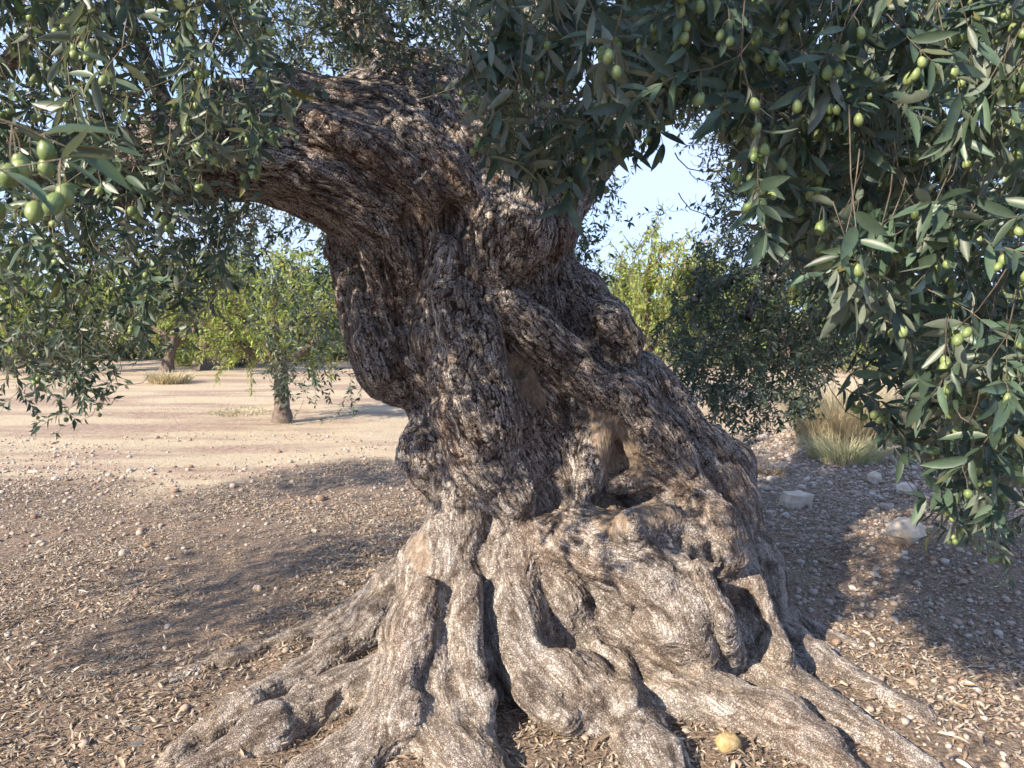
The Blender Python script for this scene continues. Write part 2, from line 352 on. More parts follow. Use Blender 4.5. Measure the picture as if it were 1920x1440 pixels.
chain([(1230, 1250, 2.86, 50), (1330, 1290, 2.80, 56)], TR)
chain([(905, 1330, 2.74, 60), (920, 1400, 2.62, 56)], TR)
chain([(1230, 985, 3.14, 50), (1310, 1010, 3.08, 56), (1355, 1090, 3.05, 62), (1375, 1180, 3.02, 60), (1390, 1260, 2.95, 60)], TR)
def rootchain(rows, tg):
    """surface root: px, py on the soil, radius px, height of its axis above the soil in radii"""
    pts = []
    for px, py, r, e in rows:
        p = gpt(px, py); R_ = 1.22*r*p.y/FPX; pts.append((np.array((p.x, p.y, gh1(p.x, p.y) + (e - .52)*R_)), R_))
    for (a, ra), (b, rb) in zip(pts[:-1], pts[1:]): BODY.append((a, ra, b, rb, tg))
rootchain([(760, 1140, 70, .6), (690, 1190, 46, .5), (620, 1240, 40, .4), (530, 1290, 36, .3), (450, 1335, 36, .3), (385, 1375, 30, .1), (310, 1425, 26, -.3)], 'root0')
rootchain([(745, 1260, 54, .5), (650, 1305, 44, .4), (590, 1330, 46, .4), (500, 1380, 42, .3), (410, 1420, 34, .1), (350, 1450, 30, -.2)], 'root1')
rootchain([(780, 1350, 60, .5), (700, 1385, 48, .35), (640, 1420, 44, .35), (560, 1465, 44, .2)], 'root2')
rootchain([(840, 1385, 80, .3), (880, 1430, 66, .3), (930, 1500, 60, .2)], 'root3')
rootchain([(720, 1140, 34, .6), (600, 1180, 24, .3), (470, 1222, 22, .1), (330, 1270, 16, -.2)], 'root4')
rootchain([(1260, 1310, 64, .5), (1360, 1335, 52, .45), (1450, 1365, 56, .4), (1530, 1410, 52, .35), (1610, 1470, 46, .2)], 'root5')
rootchain([(1430, 1270, 55, .4), (1500, 1310, 44, .4), (1590, 1360, 36, .4), (1660, 1395, 32, .3), (1740, 1440, 22, -.1)], 'root6')
rootchain([(1450, 1200, 46, .5), (1520, 1240, 36, .4), (1570, 1258, 30, .1), (1640, 1300, 28, .3), (1715, 1335, 26, .2), (1770, 1375, 16, -.4)], 'root7')
rootchain([(1440, 1160, 40, .5), (1530, 1185, 22, .2), (1620, 1215, 14, -.2)], 'root8')
rootchain([(1180, 1350, 56, .4), (1230, 1420, 46, .3), (1270, 1500, 40, .1)], 'root9')
rootchain([(760, 1300, 60, .5), (740, 1360, 50, .5), (690, 1440, 44, .3)], 'root2')

def cone_d(p, q):
    a, ra, b, rb, _ = q; ab = b - a; t = np.clip(((p - a) @ ab)/(ab @ ab), 0, 1)
    return np.linalg.norm(p - a - t[..., None]*ab, axis=-1) - (ra + (rb - ra)*t)
def smin(a, b, k):
    h = np.clip(0.5 + 0.5*(a - b)/k, 0, 1); return a + (b - a)*h - k*h*(1 - h)
def sdf_small(p, prims):
    d = np.full(p.shape[:-1], 9.0)
    for q in prims: d = smin(d, cone_d(p, q), min(0.06, 0.45*max(q[1], q[3])))
    return d
def trace(px, py, prims):
    o = np.array([0, 0, CAM_H]); d = np.array(P(px, py, 1.0)) - o; d /= np.linalg.norm(d); t = 1.5
    for _ in range(60):
        s = float(sdf_small((o + d*t)[None], prims)[0]); t += s*0.9
        if s < 0.004 or t > 6: break
    return (o + d*t, d) if t < 5.5 else (None, d)
RIDGE, HOLE = [], []
def onsurf(rows, prims, lst, tg=TR):
    """rows px,py,rpx,protrusion (fraction of the radius standing proud, <0 sunk)"""
    pts = []
    for px, py, r, e in rows:
        h, d = trace(px, py, prims)
        if h is None: continue
        y = h[1]; R = r*y/FPX; e += .20*(lst is RIDGE); pts.append((h + d*R*(1 - 2*e), R))
    for (a, ra), (b, rb) in zip(pts[:-1], pts[1:]): lst.append((a, ra, b, rb, tg))
B0 = list(BODY)
for rows in [
    [(930, 560, 40, .4), (1000, 620, 44, .5), (1085, 690, 46, .6), (1170, 752, 56, .62), (1222, 825, 62, .6), (1255, 890, 60, .5)],
    [(960, 380, 70, .3), (955, 440, 82, .4), (930, 500, 60, .3)],
    [(1015, 380, 46, .3), (1030, 440, 44, .4)],
    [(850, 560, 50, .4), (868, 650, 70, .45), (890, 760, 80, .5), (915, 860, 72, .5), (960, 930, 55, .45)],
    [(840, 470, 40, .4), (835, 540, 46, .45), (800, 600, 28, .4), (790, 680, 24, .4), (830, 740, 20, .3)],
    [(700, 470, 30, .4), (720, 560, 24, .45), (745, 640, 24, .4), (800, 700, 24, .35)],
    [(560, 330, 32, .35), (660, 390, 34, .4), (740, 450, 30, .4), (770, 520, 24, .4)],
    [(600, 230, 34, .35), (720, 290, 36, .4), (810, 370, 34, .4), (830, 420, 22, .4)],
    [(760, 240, 36, .35), (830, 310, 36, .4), (890, 390, 30, .4)],
    [(450, 300, 22, .4), (560, 300, 26, .4), (660, 345, 26, .4), (740, 400, 24, .35)],
    
    [(1130, 790, 30, .5), (1110, 860, 34, .45), (1090, 925, 34, .5)],
    [(1150, 912, 20, .6), (1235, 893, 26, .7), (1300, 915, 34, .7), (1350, 975, 40, .6), (1372, 1040, 36, .5)],
    [(1180, 990, 40, .4), (1260, 985, 46, .4), (1330, 1050, 40, .4)],
    [(800, 1120, 40, .3), (770, 1210, 44, .3), (745, 1300, 40, .3)],
    [(880, 1100, 30, .4), (875, 1200, 34, .4), (890, 1300, 32, .4), (915, 1350, 20, .5)],
    [(1120, 1200, 24, .4), (1165, 1260, 26, .5), (1180, 1310, 22, .5)],
    [(1390, 1000, 26, .4), (1420, 1100, 24, .5), (1440, 1180, 26, .5), (1460, 1230, 30, .4)],
    [(1300, 1070, 26, .4), (1350, 1160, 28, .5), (1370, 1240, 28, .5)],
    [(770, 1330, 40, .4), (760, 1350, 40, .4)], [(985, 1290, 24, .4), (1060, 1340, 30, .4)],
    [(1140, 600, 40, .4), (1185, 640, 28, .5), (1175, 690, 22, .5)],
    [(680, 560, 20, .5), (690, 640, 22, .5), (715, 700, 22, .5)],
    ]: onsurf(rows, B0, RIDGE)
for rows in [
    [(1085, 1075, 9, .1), (1140, 1110, 11, .1), (1195, 1170, 12, .1), (1235, 1235, 12, .1), (1290, 1268, 10, .1)], [(1350, 1240, 9, .1), (1335, 1150, 9, .1), (1290, 1060, 8, .1), (1230, 1010, 8, .1)],
    [(1030, 800, 46, .82), (1045, 870, 48, .82), (1040, 915, 34, .8)], [(760, 560, 24, .7), (800, 640, 22, .7), (790, 700, 18, .7)], [(1010, 560, 30, .8), (1060, 590, 30, .8)], [(1140, 1190, 26, .6), (1190, 1215, 22, .6)],
    [(906, 1045, 7, .3), (908, 1120, 11, .2), (912, 1200, 15, .15), (920, 1280, 17, .1), (940, 1340, 18, .2)],
    [(925, 930, 14, .2), (935, 985, 16, .2), (922, 1010, 9, .3)],
    [(1110, 640, 24, .1), (1130, 668, 30, .05), (1150, 690, 26, .0)],
    [(1045, 1190, 34, .5), (1085, 1205, 28, .5)],
    [(1090, 1018, 12, .2), (1098, 1026, 12, .2)], [(1108, 1130, 11, .2), (1118, 1132, 11, .2)], [(1165, 1145, 12, .2), (1195, 1150, 10, .2)],
    [(1250, 1015, 16, .1), (1268, 1022, 14, .1)],
    [(1110, 938, 10, .1), (1170, 934, 14, .0), (1240, 930, 14, .0), (1290, 960, 8, .1)],
    [(846, 395, 14, .0), (846, 430, 16, .0)], [(680, 435, 14, .1), (712, 462, 16, .1)], [(760, 400, 8, .1), (772, 435, 9, .1)],
    [(772, 335, 10, .1), (800, 310, 10, .1)],
    [(745, 600, 10, .1), (755, 650, 14, .0), (790, 690, 10, .1)], [(815, 590, 8, .1), (825, 640, 12, .0), (838, 690, 8, .1)],
    [(858, 880, 8, .1), (890, 930, 12, .0), (915, 960, 12, .0)],
    [(955, 685, 14, .2), (975, 700, 12, .3)], [(1065, 760, 16, .1), (1070, 800, 12, .2)],
    [(1055, 520, 9, .1), (1010, 560, 7, .2), (960, 530, 7, .2), (940, 500, 7, .2)],
    [(1225, 905, 8, .1), (1150, 925, 8, .1)], [(1330, 1030, 14, .0), (1350, 1080, 12, .1), (1400, 1130, 10, .1)],
    [(1060, 1305, 7, .1), (1066, 1322, 7, .1)], [(1030, 1365, 7, .1), (1036, 1372, 6, .1)], [(1215, 1280, 6, .1), (1220, 1290, 5, .1)],
    [(780, 760, 10, .1), (830, 740, 6, .2)], [(800, 935, 10, .1), (830, 960, 8, .2)],
    [(640, 1310, 12, .1), (620, 1330, 10, .1)], [(1390, 870, 8, .1), (1350, 860, 8, .1), (1310, 820, 8, .1)],
    [(870, 640, 8, .1), (910, 720, 7, .2)],
    ]: onsurf(rows, B0 + RIDGE, HOLE)
PR = BODY + RIDGE
VX = 0.0185
lo = np.array([-1.85, 1.9, -0.16]); hi = np.array([1.75, 4.65, 2.75])
dim = np.ceil((hi - lo)/VX).astype(int) + 1
G = np.full(dim, 0.6, np.float32)
def region(q, mar):
    mn = np.minimum(q[0] - q[1], q[2] - q[3]) - mar; mx_ = np.maximum(q[0] + q[1], q[2] + q[3]) + mar
    i0 = np.clip(np.floor((mn - lo)/VX).astype(int), 0, dim); i1 = np.clip(np.ceil((mx_ - lo)/VX).astype(int) + 1, 0, dim)
    return i0, i1
def gridpts(i0, i1):
    ax = [(lo[k] + VX*np.arange(i0[k], i1[k])).astype(np.float32) for k in range(3)]
    return ax
def cone_grid(q, ax):
    a, ra, b, rb, _ = q; ab = (b - a).astype(np.float32); l2 = float(ab @ ab)
    x = (ax[0] - a[0])[:, None, None]; y = (ax[1] - a[1])[None, :, None]; z = (ax[2] - a[2])[None, None, :]
    x = x.astype(np.float32); y = y.astype(np.float32); z = z.astype(np.float32)
    t = np.clip((x*ab[0] + y*ab[1] + z*ab[2])/l2, 0, 1)
    return np.sqrt((x - t*ab[0])**2 + (y - t*ab[1])**2 + (z - t*ab[2])**2) - (ra + (rb - ra)*t)
RID = {id(q) for q in RIDGE}
for q in PR:
    i0, i1 = region(q, 0.10)
    if np.any(i1 <= i0): continue
    s = tuple(slice(i0[k], i1[k]) for k in range(3))
    kk = min(0.05, 0.4*max(q[1], q[3])) if id(q) not in RID else 0.014
    G[s] = smin(G[s], cone_grid(q, gridpts(i0, i1)), kk)
for q in HOLE:
    i0, i1 = region(q, 0.06)
    if np.any(i1 <= i0): continue
    s = tuple(slice(i0[k], i1[k]) for k in range(3))
    G[s] = -smin(-G[s], cone_grid(q, gridpts(i0, i1)), 0.018)
def surface_nets(G):
    neg = G < 0; nx, ny, nz = G.shape
    cnt = np.zeros((nx-1, ny-1, nz-1), np.int8)
    for dx in (0, 1):
        for dy in (0, 1):
            for dz in (0, 1): cnt += neg[dx:nx-1+dx, dy:ny-1+dy, dz:nz-1+dz]
    act = (cnt > 0) & (cnt < 8); idx = np.full(act.shape, -1, np.int32); c = np.argwhere(act); idx[act] = np.arange(len(c))
    cs = np.array([(i, j, k) for i in (0, 1) for j in (0, 1) for k in (0, 1)])
    val = np.stack([G[c[:, 0]+a, c[:, 1]+b, c[:, 2]+d] for a, b, d in cs], 1)
    acc = np.zeros((len(c), 3)); num = np.zeros(len(c))
    for i in range(8):
        for j in range(i+1, 8):
            if np.abs(cs[i] - cs[j]).sum() != 1: continue
            a, b = val[:, i], val[:, j]; m = (a < 0) != (b < 0); t = np.where(m, a/np.where(m, a - b, 1), 0)
            acc += m[:, None]*(cs[i] + t[:, None]*(cs[j] - cs[i])); num += m
    V = c + acc/num[:, None]
    Fs = []
    for ax in range(3):
        o1, o2 = [(1, 2), (2, 0), (0, 1)][ax]
        sl0 = [slice(None)]*3; sl1 = [slice(None)]*3; sl0[ax] = slice(0, -1); sl1[ax] = slice(1, None)
        a, b = neg[tuple(sl0)], neg[tuple(sl1)]
        e = np.argwhere(a != b); e = e[(e[:, o1] > 0) & (e[:, o2] > 0) & (e[:, o1] < G.shape[o1]-1) & (e[:, o2] < G.shape[o2]-1)]
        flip = ~a[e[:, 0], e[:, 1], e[:, 2]]
        def cell(d1, d2):
            q = e.copy(); q[:, o1] += d1; q[:, o2] += d2; return idx[q[:, 0], q[:, 1], q[:, 2]]
        q = np.stack([cell(-1, -1), cell(0, -1), cell(0, 0), cell(-1, 0)], 1)
        q[flip] = q[flip][:, ::-1]; Fs.append(q)
    return V, np.concatenate(Fs)
V, F = surface_nets(G); V = V*VX + lo; del G
# direction of growth and part membership on a coarse lattice
cs_ = 0.05; cdim = np.ceil((hi - lo)/cs_).astype(int) + 2
ax = [lo[k] + cs_*np.arange(cdim[k]) for k in range(3)]
CG = np.stack(np.meshgrid(*ax, indexing='ij'), -1).reshape(-1, 3)
DF = np.zeros_like(CG)
for q in PR:
    d = q[2] - q[0]; d = d/np.linalg.norm(d)
    DF += np.exp(-np.clip(cone_d(CG, q), -0.03, 0.6)/0.045)[:, None]*d
DF /= np.linalg.norm(DF, axis=1)[:, None] + 1e-9
DF = DF.reshape(*cdim, 3).astype(np.float32)
def dirs(p):
    i = np.clip(np.rint((p - lo)/cs_).astype(int), 0, cdim - 1); return DF[i[:, 0], i[:, 1], i[:, 2]]
def vnormals(V, F):
    n = np.cross(V[F[:, 2]] - V[F[:, 0]], V[F[:, 3]] - V[F[:, 1]]); out = np.zeros_like(V)
    for k in range(3):
        for j in range(4): out[:, k] += np.bincount(F[:, j], n[:, k], len(V))
    return out/(np.linalg.norm(out, axis=1)[:, None] + 1e-12)
def smooth(V, F, it=1, f=0.5):
    e = np.concatenate([F[:, [0, 1]], F[:, [1, 2]], F[:, [2, 3]], F[:, [3, 0]]])
    deg = np.bincount(e[:, 0], minlength=len(V)).astype(float) + 1e-9
    for _ in range(it):
        A = np.stack([np.bincount(e[:, 0], V[e[:, 1], k], len(V)) for k in range(3)], 1)/deg[:, None]
        V = V*(1-f) + A*f
    return V
def subdivide(V, F):
    n = len(V); e = np.concatenate([F[:, [0, 1]], F[:, [1, 2]], F[:, [2, 3]], F[:, [3, 0]]]); e.sort(axis=1)
    key = e[:, 0].astype(np.int64)*n + e[:, 1]; u, inv = np.unique(key, return_inverse=True)
    ev = 0.5*(V[u//n] + V[u % n]); fv = V[F].mean(1); m = len(F)
    E = n + inv.reshape(4, m); C = n + len(u) + np.arange(m)
    Q = np.concatenate([np.stack([F[:, k], E[k], C, E[(k-1) % 4]], 1) for k in range(4)])
    return np.concatenate([V, ev, fv]), Q
V = smooth(V, F, 2, 0.5)
# gnarled lumps at arm's-breadth scale
nrm = vnormals(V, F)
V = V + nrm*(0.020*vnoise(V*4.3 + 11) + 0.012*vnoise(V*9.5 + 3) + 0.007*vnoise(V*19.0))[:, None]
def seen(V, F, lim):
    n = vnormals(V, F); fc = V[F].mean(1); fn = n[F].mean(1); e = np.array([0, 0, CAM_H]) - fc
    dep = fc[:, 1]*CP - (fc[:, 2] - CAM_H)*SP_; x = FPX*fc[:, 0]/dep; y = -FPX*((fc[:, 2] - CAM_H)*CP + fc[:, 1]*SP_)/dep
    return ((fn*e).sum(1)/np.linalg.norm(e, axis=1) > lim) & (np.abs(x) < 1010) & (np.abs(y) < 790) & (fc[:, 2] > -.05)
for lim in (-0.45, -0.12):                 # finer where it can be seen
    m = seen(V, F, lim); V, Fa = subdivide(V, F[m]); Fb = F[~m]; F = np.concatenate([Fa, Fb]); V = smooth(V, F, 1, 0.4)
nrm = vnormals(V, F)
def lic(p, cell, steps, h, seed, nrm, wob=0.0):
    """noise drawn out along the grain: average of value noise over a streamline"""
    acc = vnoise(p/cell + seed); d0 = dirs(p)
    for sg in (1, -1):
        q = p.copy(); dp = d0
        for k in range(steps):
            d = dirs(q); q = q + sg*h*d
            acc = acc + vnoise(q/cell + seed)
    n = 2*steps + 1
    return acc/math.sqrt(n)*1.25
p0 = V.astype(np.float32)
wp = p0 + 0.05*np.stack([vnoise(p0*3 + s) for s in (1, 21, 41)], 1)          # wander, so that the grain is not ruled
wp = wp + 0.02*np.stack([vnoise(p0*11 + s) for s in (3, 23, 43)], 1)
fold = lic(wp, 0.13, 6, 0.075, 5.0, nrm)
fold2 = lic(wp, 0.045, 5, 0.034, 25.0, nrm)
c1 = lic(wp, 0.0175, 4, 0.0130, 15.0, nrm)
c2 = lic(wp, 0.0125, 3, 0.0105, 33.0, nrm)
m1 = lic(wp, 0.0175, 1, 0.010, 51.0, nrm); m2 = vnoise(p0/0.011 + 9)
tone = lic(wp, 0.020, 3, 0.016, 71.0, nrm)
zz = V[:, 2]
low = np.clip((0.95 - zz)/0.5, 0, 1)                         # towards the foot the bark is a fine mosaic
upper = 1 - low
wood = np.zeros(len(V))
PX = np.array([960 + FPX*V[:, 0]/(V[:, 1]*CP - (V[:, 2]-CAM_H)*SP_), 720 - FPX*((V[:, 2]-CAM_H)*CP + V[:, 1]*SP_)/(V[:, 1]*CP - (V[:, 2]-CAM_H)*SP_)]).T
front = V[:, 1] < 3.6
for cx, cy, rx, ry, an in [(985, 715, 24, 52, -30), (1135, 835, 24, 70, -8), (1180, 850, 16, 55, -20), (1150, 975, 40, 26, 30), (1230, 960, 45, 22, 20), (785, 1035, 22, 30, 0), (945, 1290, 12, 50, -15)]:
    a = RAD(an); dx, dy = PX[:, 0] - cx, PX[:, 1] - cy; u = (dx*math.cos(a) + dy*math.sin(a))/rx; v = (-dx*math.sin(a) + dy*math.cos(a))/ry
    rr = np.hypot(u, v) + 0.45*vnoise(V*16) ; wood = np.maximum(wood, np.where(front, np.clip((1.15 - rr)/0.3, 0, 1), 0))
bk = 1 - 0.85*wood
lump = fbm(V*7.0 + 2, 2)
rope = np.sqrt(np.minimum(np.abs(fold), .9)) - .55; rope2 = np.sqrt(np.minimum(np.abs(fold2), .8)) - .5     # rounded strands with narrow seams
disp = 0.013*rope*(1 - .5*low) + 0.0055*rope2*bk*(1 - .25*low) + 0.014*lump*low
k1 = np.exp(-(c1/0.17)**2); k2 = np.exp(-(c2/0.15)**2); q1 = np.exp(-(m1/0.15)**2); q2 = np.exp(-(m2/0.12)**2)
crk = upper*np.maximum(k1, .75*k2) + low*np.maximum(.55*k1, np.maximum(.9*q1, .45*q2))     # thin fissures between the plates
disp += (0.0060*upper + 0.0035*low)*(np.clip(c1, -.9, .6)*.5 + np.clip(tone, -1, 1)*.35)*bk - (0.0060*upper + 0.0050*low)*crk*bk + 0.0012*m2
V2 = V + nrm*disp[:, None]
groove = np.clip(1 - crk*(1 - .3*low) + .05*m2, 0, 1)
tone = np.clip(.5 + .3*tone + .15*m2 + .12*np.clip(fold2, -1, 1), 0, 1)
dust_sunlit = np.clip((0.75 - zz)/0.65, 0, 1)*np.clip(0.65 + 0.5*vnoise(V*5 + 2), 0, 1)  # paler towards the foot: tan dust, plus sunlit brightness put into the colour
grain = dirs(p0 + 0.02*np.stack([vnoise(p0*9 + q) for q in (5, 25, 45)], 1).astype(np.float32)); gw = .45
gr = grain + gw*np.stack([vnoise(p0*5 + q) for q in (7, 27, 47)], 1); gr -= nrm*(gr*nrm).sum(1)[:, None]; gr /= np.linalg.norm(gr, axis=1)[:, None] + 1e-6
# membership
tags = [TR, LI] + ['root%d' % k for k in range(10)]
best = np.full(len(V2), 9.0); lab = np.zeros(len(V2), int)
Vc = V2
for q in PR:
    sel = np.all((Vc > np.minimum(q[0], q[2]) - 0.35) & (Vc < np.maximum(q[0], q[2]) + 0.35), axis=1)
    d = np.full(len(V2), 9.0); d[sel] = cone_d(Vc[sel], q); m = d < best; best[m] = d[m]; lab[m] = tags.index(q[4])
gz = gh(V2[:, 0], V2[:, 1])
keep = (V2[F][:, :, 2] > (gz[F] - 0.05)).any(1)
F = F[keep]; flab = lab[F[:, 0]]
OL = empty('olive_tree', (0.33, 3.62, 0.05))
tag(OL, 'huge ancient olive tree with twisted gnarled trunk, leaning limb and hanging fruit', 'tree')
def submesh(name, f):
    u, inv = np.unique(f, return_inverse=True)
    o = mk(name, V2[u], inv.reshape(f.shape), M_bark, None, True, {'groove': groove[u], 'wood': wood[u], 'dust_sunlit': dust_sunlit[u], 'tone': tone[u], 'low': low[u], 'grx': gr[u, 0], 'gry': gr[u, 1], 'grz': gr[u, 2]})
    return own(o, OL)
for k, t in enumerate(tags):
    f = F[flab == k]
    if len(f) > 20: submesh('trunk' if t == TR else 'limb' if t == LI else 'root', f)
print('trunk quads', len(F))

# outer limbs and branches, rooted inside the trunk
def limb(rows, name='branch', sides=12, n=60, rough=0.10, seed=1, mat=None):
    c = curve([(*P(px, py, y), r*y/FPX) for px, py, y, r in rows], n)
    c[:, :3] += np.stack([vnoise(c[:, :3]*6 + k) for k in (1, 31, 51)], 1)*c[:, 3:4]*.3
    V, F = tube(c[:, :3], np.maximum(c[:, 3], 0.003), sides, 0, seed)
    ax_ = np.repeat(c[:, :3], sides, axis=0); V = ax_ + (V - ax_)*(1 + .22*vnoise(V*9 + seed) + .12*vnoise(V*26 + seed))[:, None]
    nv = len(V); g = np.clip(0.55 + 0.3*RNG.standard_normal(nv), 0, 1)
    return own(mk(name, V, F, mat or M_bark, None, True, {'groove': g, 'wood': np.zeros(nv), 'dust_sunlit': np.zeros(nv), 'tone': g, 'low': np.zeros(nv), **dict(zip(('grx', 'gry', 'grz'), np.repeat(np.gradient(c[:, :3], axis=0)/(np.linalg.norm(np.gradient(c[:, :3], axis=0), axis=1)[:, None] + 1e-9), sides, axis=0).T))}), OL)
limb([(150, 316, 2.87, 54), (60, 300, 2.7, 44), (-80, 230, 2.5, 38), (-260, 120, 2.2, 30), (-500, -60, 1.9, 22)], 'limb', 22, 70, .1, 2)
limb([(985, 150, 3.93, 84), (1030, 20, 4.1, 72), (1060, -160, 4.3, 60), (1040, -420, 4.5, 46), (980, -700, 4.6, 30)], 'limb', 22, 70, .1, 3)
limb([(1110, 262, 3.95, 64), (1230, 160, 4.3, 52), (1370, 130, 4.6, 46), (1465, 230, 4.8, 44), (1520, 380, 4.9, 40), (1500, 480, 4.9, 32), (1440, 530, 4.8, 20), (1400, 600, 4.7, 10)], 'limb', 22, 100, .12, 4)
limb([(740, 190, 3.7, 50), (690, 60, 3.9, 42), (600, -100, 4.1, 36), (470, -300, 4.3, 26)], 'limb', 18, 70, .1, 5)
limb([(1500, 420, 4.9, 24), (1600, 480, 5.0, 15), (1690, 600, 5.0, 8)], 'branch', 8, 24, .1, 6)
limb([(1290, 580, 4.6, 5), (1330, 540, 4.7, 8), (1420, 500, 4.85, 12), (1490, 460, 4.9, 16)], 'branch', 8, 24, .1, 7)
limb([(520, 120, 3.6, 5), (590, 150, 3.65, 9), (660, 190, 3.65, 16)], 'branch', 8, 20, .1, 8)
limb([(330, 250, 3.05, 18), (290, 150, 3.0, 14), (240, 20, 2.8, 10), (200, -160, 2.5, 7)], 'branch', 8, 24, .1, 9)
limb([(1700, -260, 2.4, 20), (1640, -60, 2.0, 13), (1600, 60, 1.75, 9), (1560, 250, 1.6, 5)], 'branch', 8, 30, .08, 10)
limb([(1040, -420, 4.5, 40), (1400, -420, 3.4, 30), (1700, -300, 2.45, 22), (2100, -120, 2.0, 14)], 'limb', 10, 40, .1, 11)
limb([(1700, -300, 2.45, 18), (1500, -250, 1.9, 10), (1300, -150, 1.6, 7)], 'branch', 8, 24, .1, 12)
limb([(-80, 230, 2.5, 20), (60, 60, 2.1, 14), (120, -100, 1.8, 10)], 'branch', 8, 24, .1, 13)
print('trunk done')
# ------------------------------------------------------------------ leaves, twigs and fruit of the olive
def leaf_template(n, fold, curl, w=0.115, seed=0):
    """pointed lance-shaped leaf of unit length with a folded midrib; n stations"""
    t = np.linspace(0, 1, n); wd = w*np.sin(np.pi*np.clip(t, 0, 1)**0.85)**0.8; wd[0] = 0.012; wd[-1] = 0.004
    x = t; z = -curl*t*t
    V = np.concatenate([np.stack([x, wd, z + fold*wd], 1), np.stack([x, 0*t, z], 1), np.stack([x, -wd, z + fold*wd], 1)])
    i = np.arange(n-1); F = np.concatenate([np.stack([i+n, i+n+1, i+1, i], 1), np.stack([i+2*n, i+2*n+1, i+n+1, i+n], 1)])
    return V, F
NEAR_T = [leaf_template(6, f, c, w) for f, c, w in [(.35, .05, .13), (.5, .16, .12), (.25, -.06, .135), (.45, .10, .115), (.6, .22, .13), (.3, .0, .14)]]
def leaf4(fold, curl, w):
    """cheap leaf for the masses: four triangles"""
    V = np.array([(0, 0, 0), (.45, w, fold*w - curl*.2), (.5, 0, -curl*.25), (.45, -w, fold*w - curl*.2), (1, 0, -curl)])
    return V, np.array([(0, 2, 1), (1, 2, 4), (0, 3, 2), (3, 4, 2)])
FAR_T = [leaf4(f, c, .135) for f, c in [(.3, .04), (.5, .15), (.3, -.08)]]
LEAF, OLV, TWG = [], [], []           # (p, l, n, len, tint, lod) ; (p, axis, size, tint) ; (pts, r0, r1, size-in-view)
UP = Vector((0, 0, 1))
R = random.Random(11)
def rv(s=1.0): return Vector((R.gauss(0, s), R.gauss(0, s), R.gauss(0, s)))
def put_leaf(p, l, n, ln, lod):
    l = l.normalized(); n = n - l*n.dot(l)
    if n.length < 1e-3: n = l.orthogonal()
    LEAF.append((p, l, n.normalized(), ln, R.random(), lod))
def sprig(p, d, Ln, leafL, droop=0.25, sp=0.021, olives=0.0, lod=0, r=0.0016, bare=0.0, ang=(38, 70)):
    pts = [p.copy()]; q = p.copy(); d = d.normalized()
    if bare > 0:
        q0 = q.copy(); dd = d.copy()
        for k in range(4):
            dd = (dd + Vector((0, 0, -0.45)) + rv(.12)).normalized(); q = q - dd*bare/4; pts.insert(0, q.copy())
        q = q0
    n = max(3, int(Ln/sp)); ph = R.uniform(0, 6.28)
    for i in range(n):
        d = (d + Vector((0, 0, -droop*0.14)) + rv(0.07)).normalized(); q = q + d*sp; pts.append(q.copy())
        u = d.orthogonal().normalized(); w_ = d.cross(u); ph += 1.57 + R.gauss(0, .3); tip = i/n
        for s in (0, math.pi):
            if R.random() < 0.14: continue
            sd = u*math.cos(ph + s) + w_*math.sin(ph + s); a = RAD(R.uniform(*ang))*(1 - 0.25*tip)
            l = d*math.cos(a) + sd*math.sin(a) + Vector((0, 0, -0.12)) + rv(.10)
            put_leaf(q, l, d*0.6 - sd*0.4 + UP*0.8 + Vector((0, -.35, 0)) + rv(.28), leafL*R.uniform(.52, 1.15)*(1 - 0.35*max(0, tip - .6)), lod)
        if R.random() < olives:
            for _ in range(R.choice((1, 1, 2, 3))):
                sd = u*math.cos(R.uniform(0, 6.3)) + w_*math.sin(R.uniform(0, 6.3))
                e = q + sd*R.uniform(.006, .014) + Vector((0, 0, -R.uniform(.010, .030)))
                axv = (Vector((0, 0, -1)) + rv(.25)).normalized(); sz = R.uniform(.0072, .0102)
                OLV.append((e + axv*sz, axv, sz, R.random())); TWG.append(([q, (q + e)*.5 + sd*.003, e], .0008, .0006))
    put_leaf(q, d + rv(.15), UP + rv(.4), leafL*.7, lod); put_leaf(q, d + rv(.3), UP + rv(.6), leafL*.55, lod)
    TWG.append((pts, r, r*0.45))
def inpoly(x, y, poly):
    c = False; j = len(poly) - 1
    for i in range(len(poly)):
        xi, yi = poly[i]; xj, yj = poly[j]
        if (yi > y) != (yj > y) and x < (xj - xi)*(y - yi)/(yj - yi) + xi: c = not c
        j = i
    return c
def fill(poly, yr, n, leafL, Lr, down=1.0, sp=0.021, olives=0.0, lod=0, bare=0.0, droop=0.3, clump=0.0, spread=0.8, gap=None):
    """hang n sprigs whose tips fall inside a patch of the view cone at distances yr"""
    xs_ = [a for a, b in poly]; ys_ = [b for a, b in poly]; k = 0; tries = 0
    while k < n and tries < n*30:
        tries += 1
        px, py = R.uniform(min(xs_), max(xs_)), R.uniform(min(ys_), max(ys_)); y = R.uniform(*yr)
        if not inpoly(px, py, poly): continue
        if clump:
            v = float(vnoise(np.array([[px/clump, py/clump, y*3]]))[0])
            if v < R.uniform(-.6, .25): continue
        if gap and any(math.hypot((px-gx)/rx, (py-gy)/ry) < R.uniform(.7, 1.15) for gx, gy, rx, ry in gap): continue
        k += 1
        tip = P(px, py, y); d = (Vector((0, 0, -down)) + Vector((R.gauss(0, 1), R.gauss(0, 1), R.gauss(0, .5)))*spread).normalized()
        Ln = R.uniform(*Lr); sprig(tip - d*Ln*0.9, d + UP*0.25, Ln, leafL, droop, sp, olives, lod, .0013 if lod == 0 else .0017, bare*.55)
SKY = [(1240, 375, 85, 75), (1180, 300, 60, 40)]
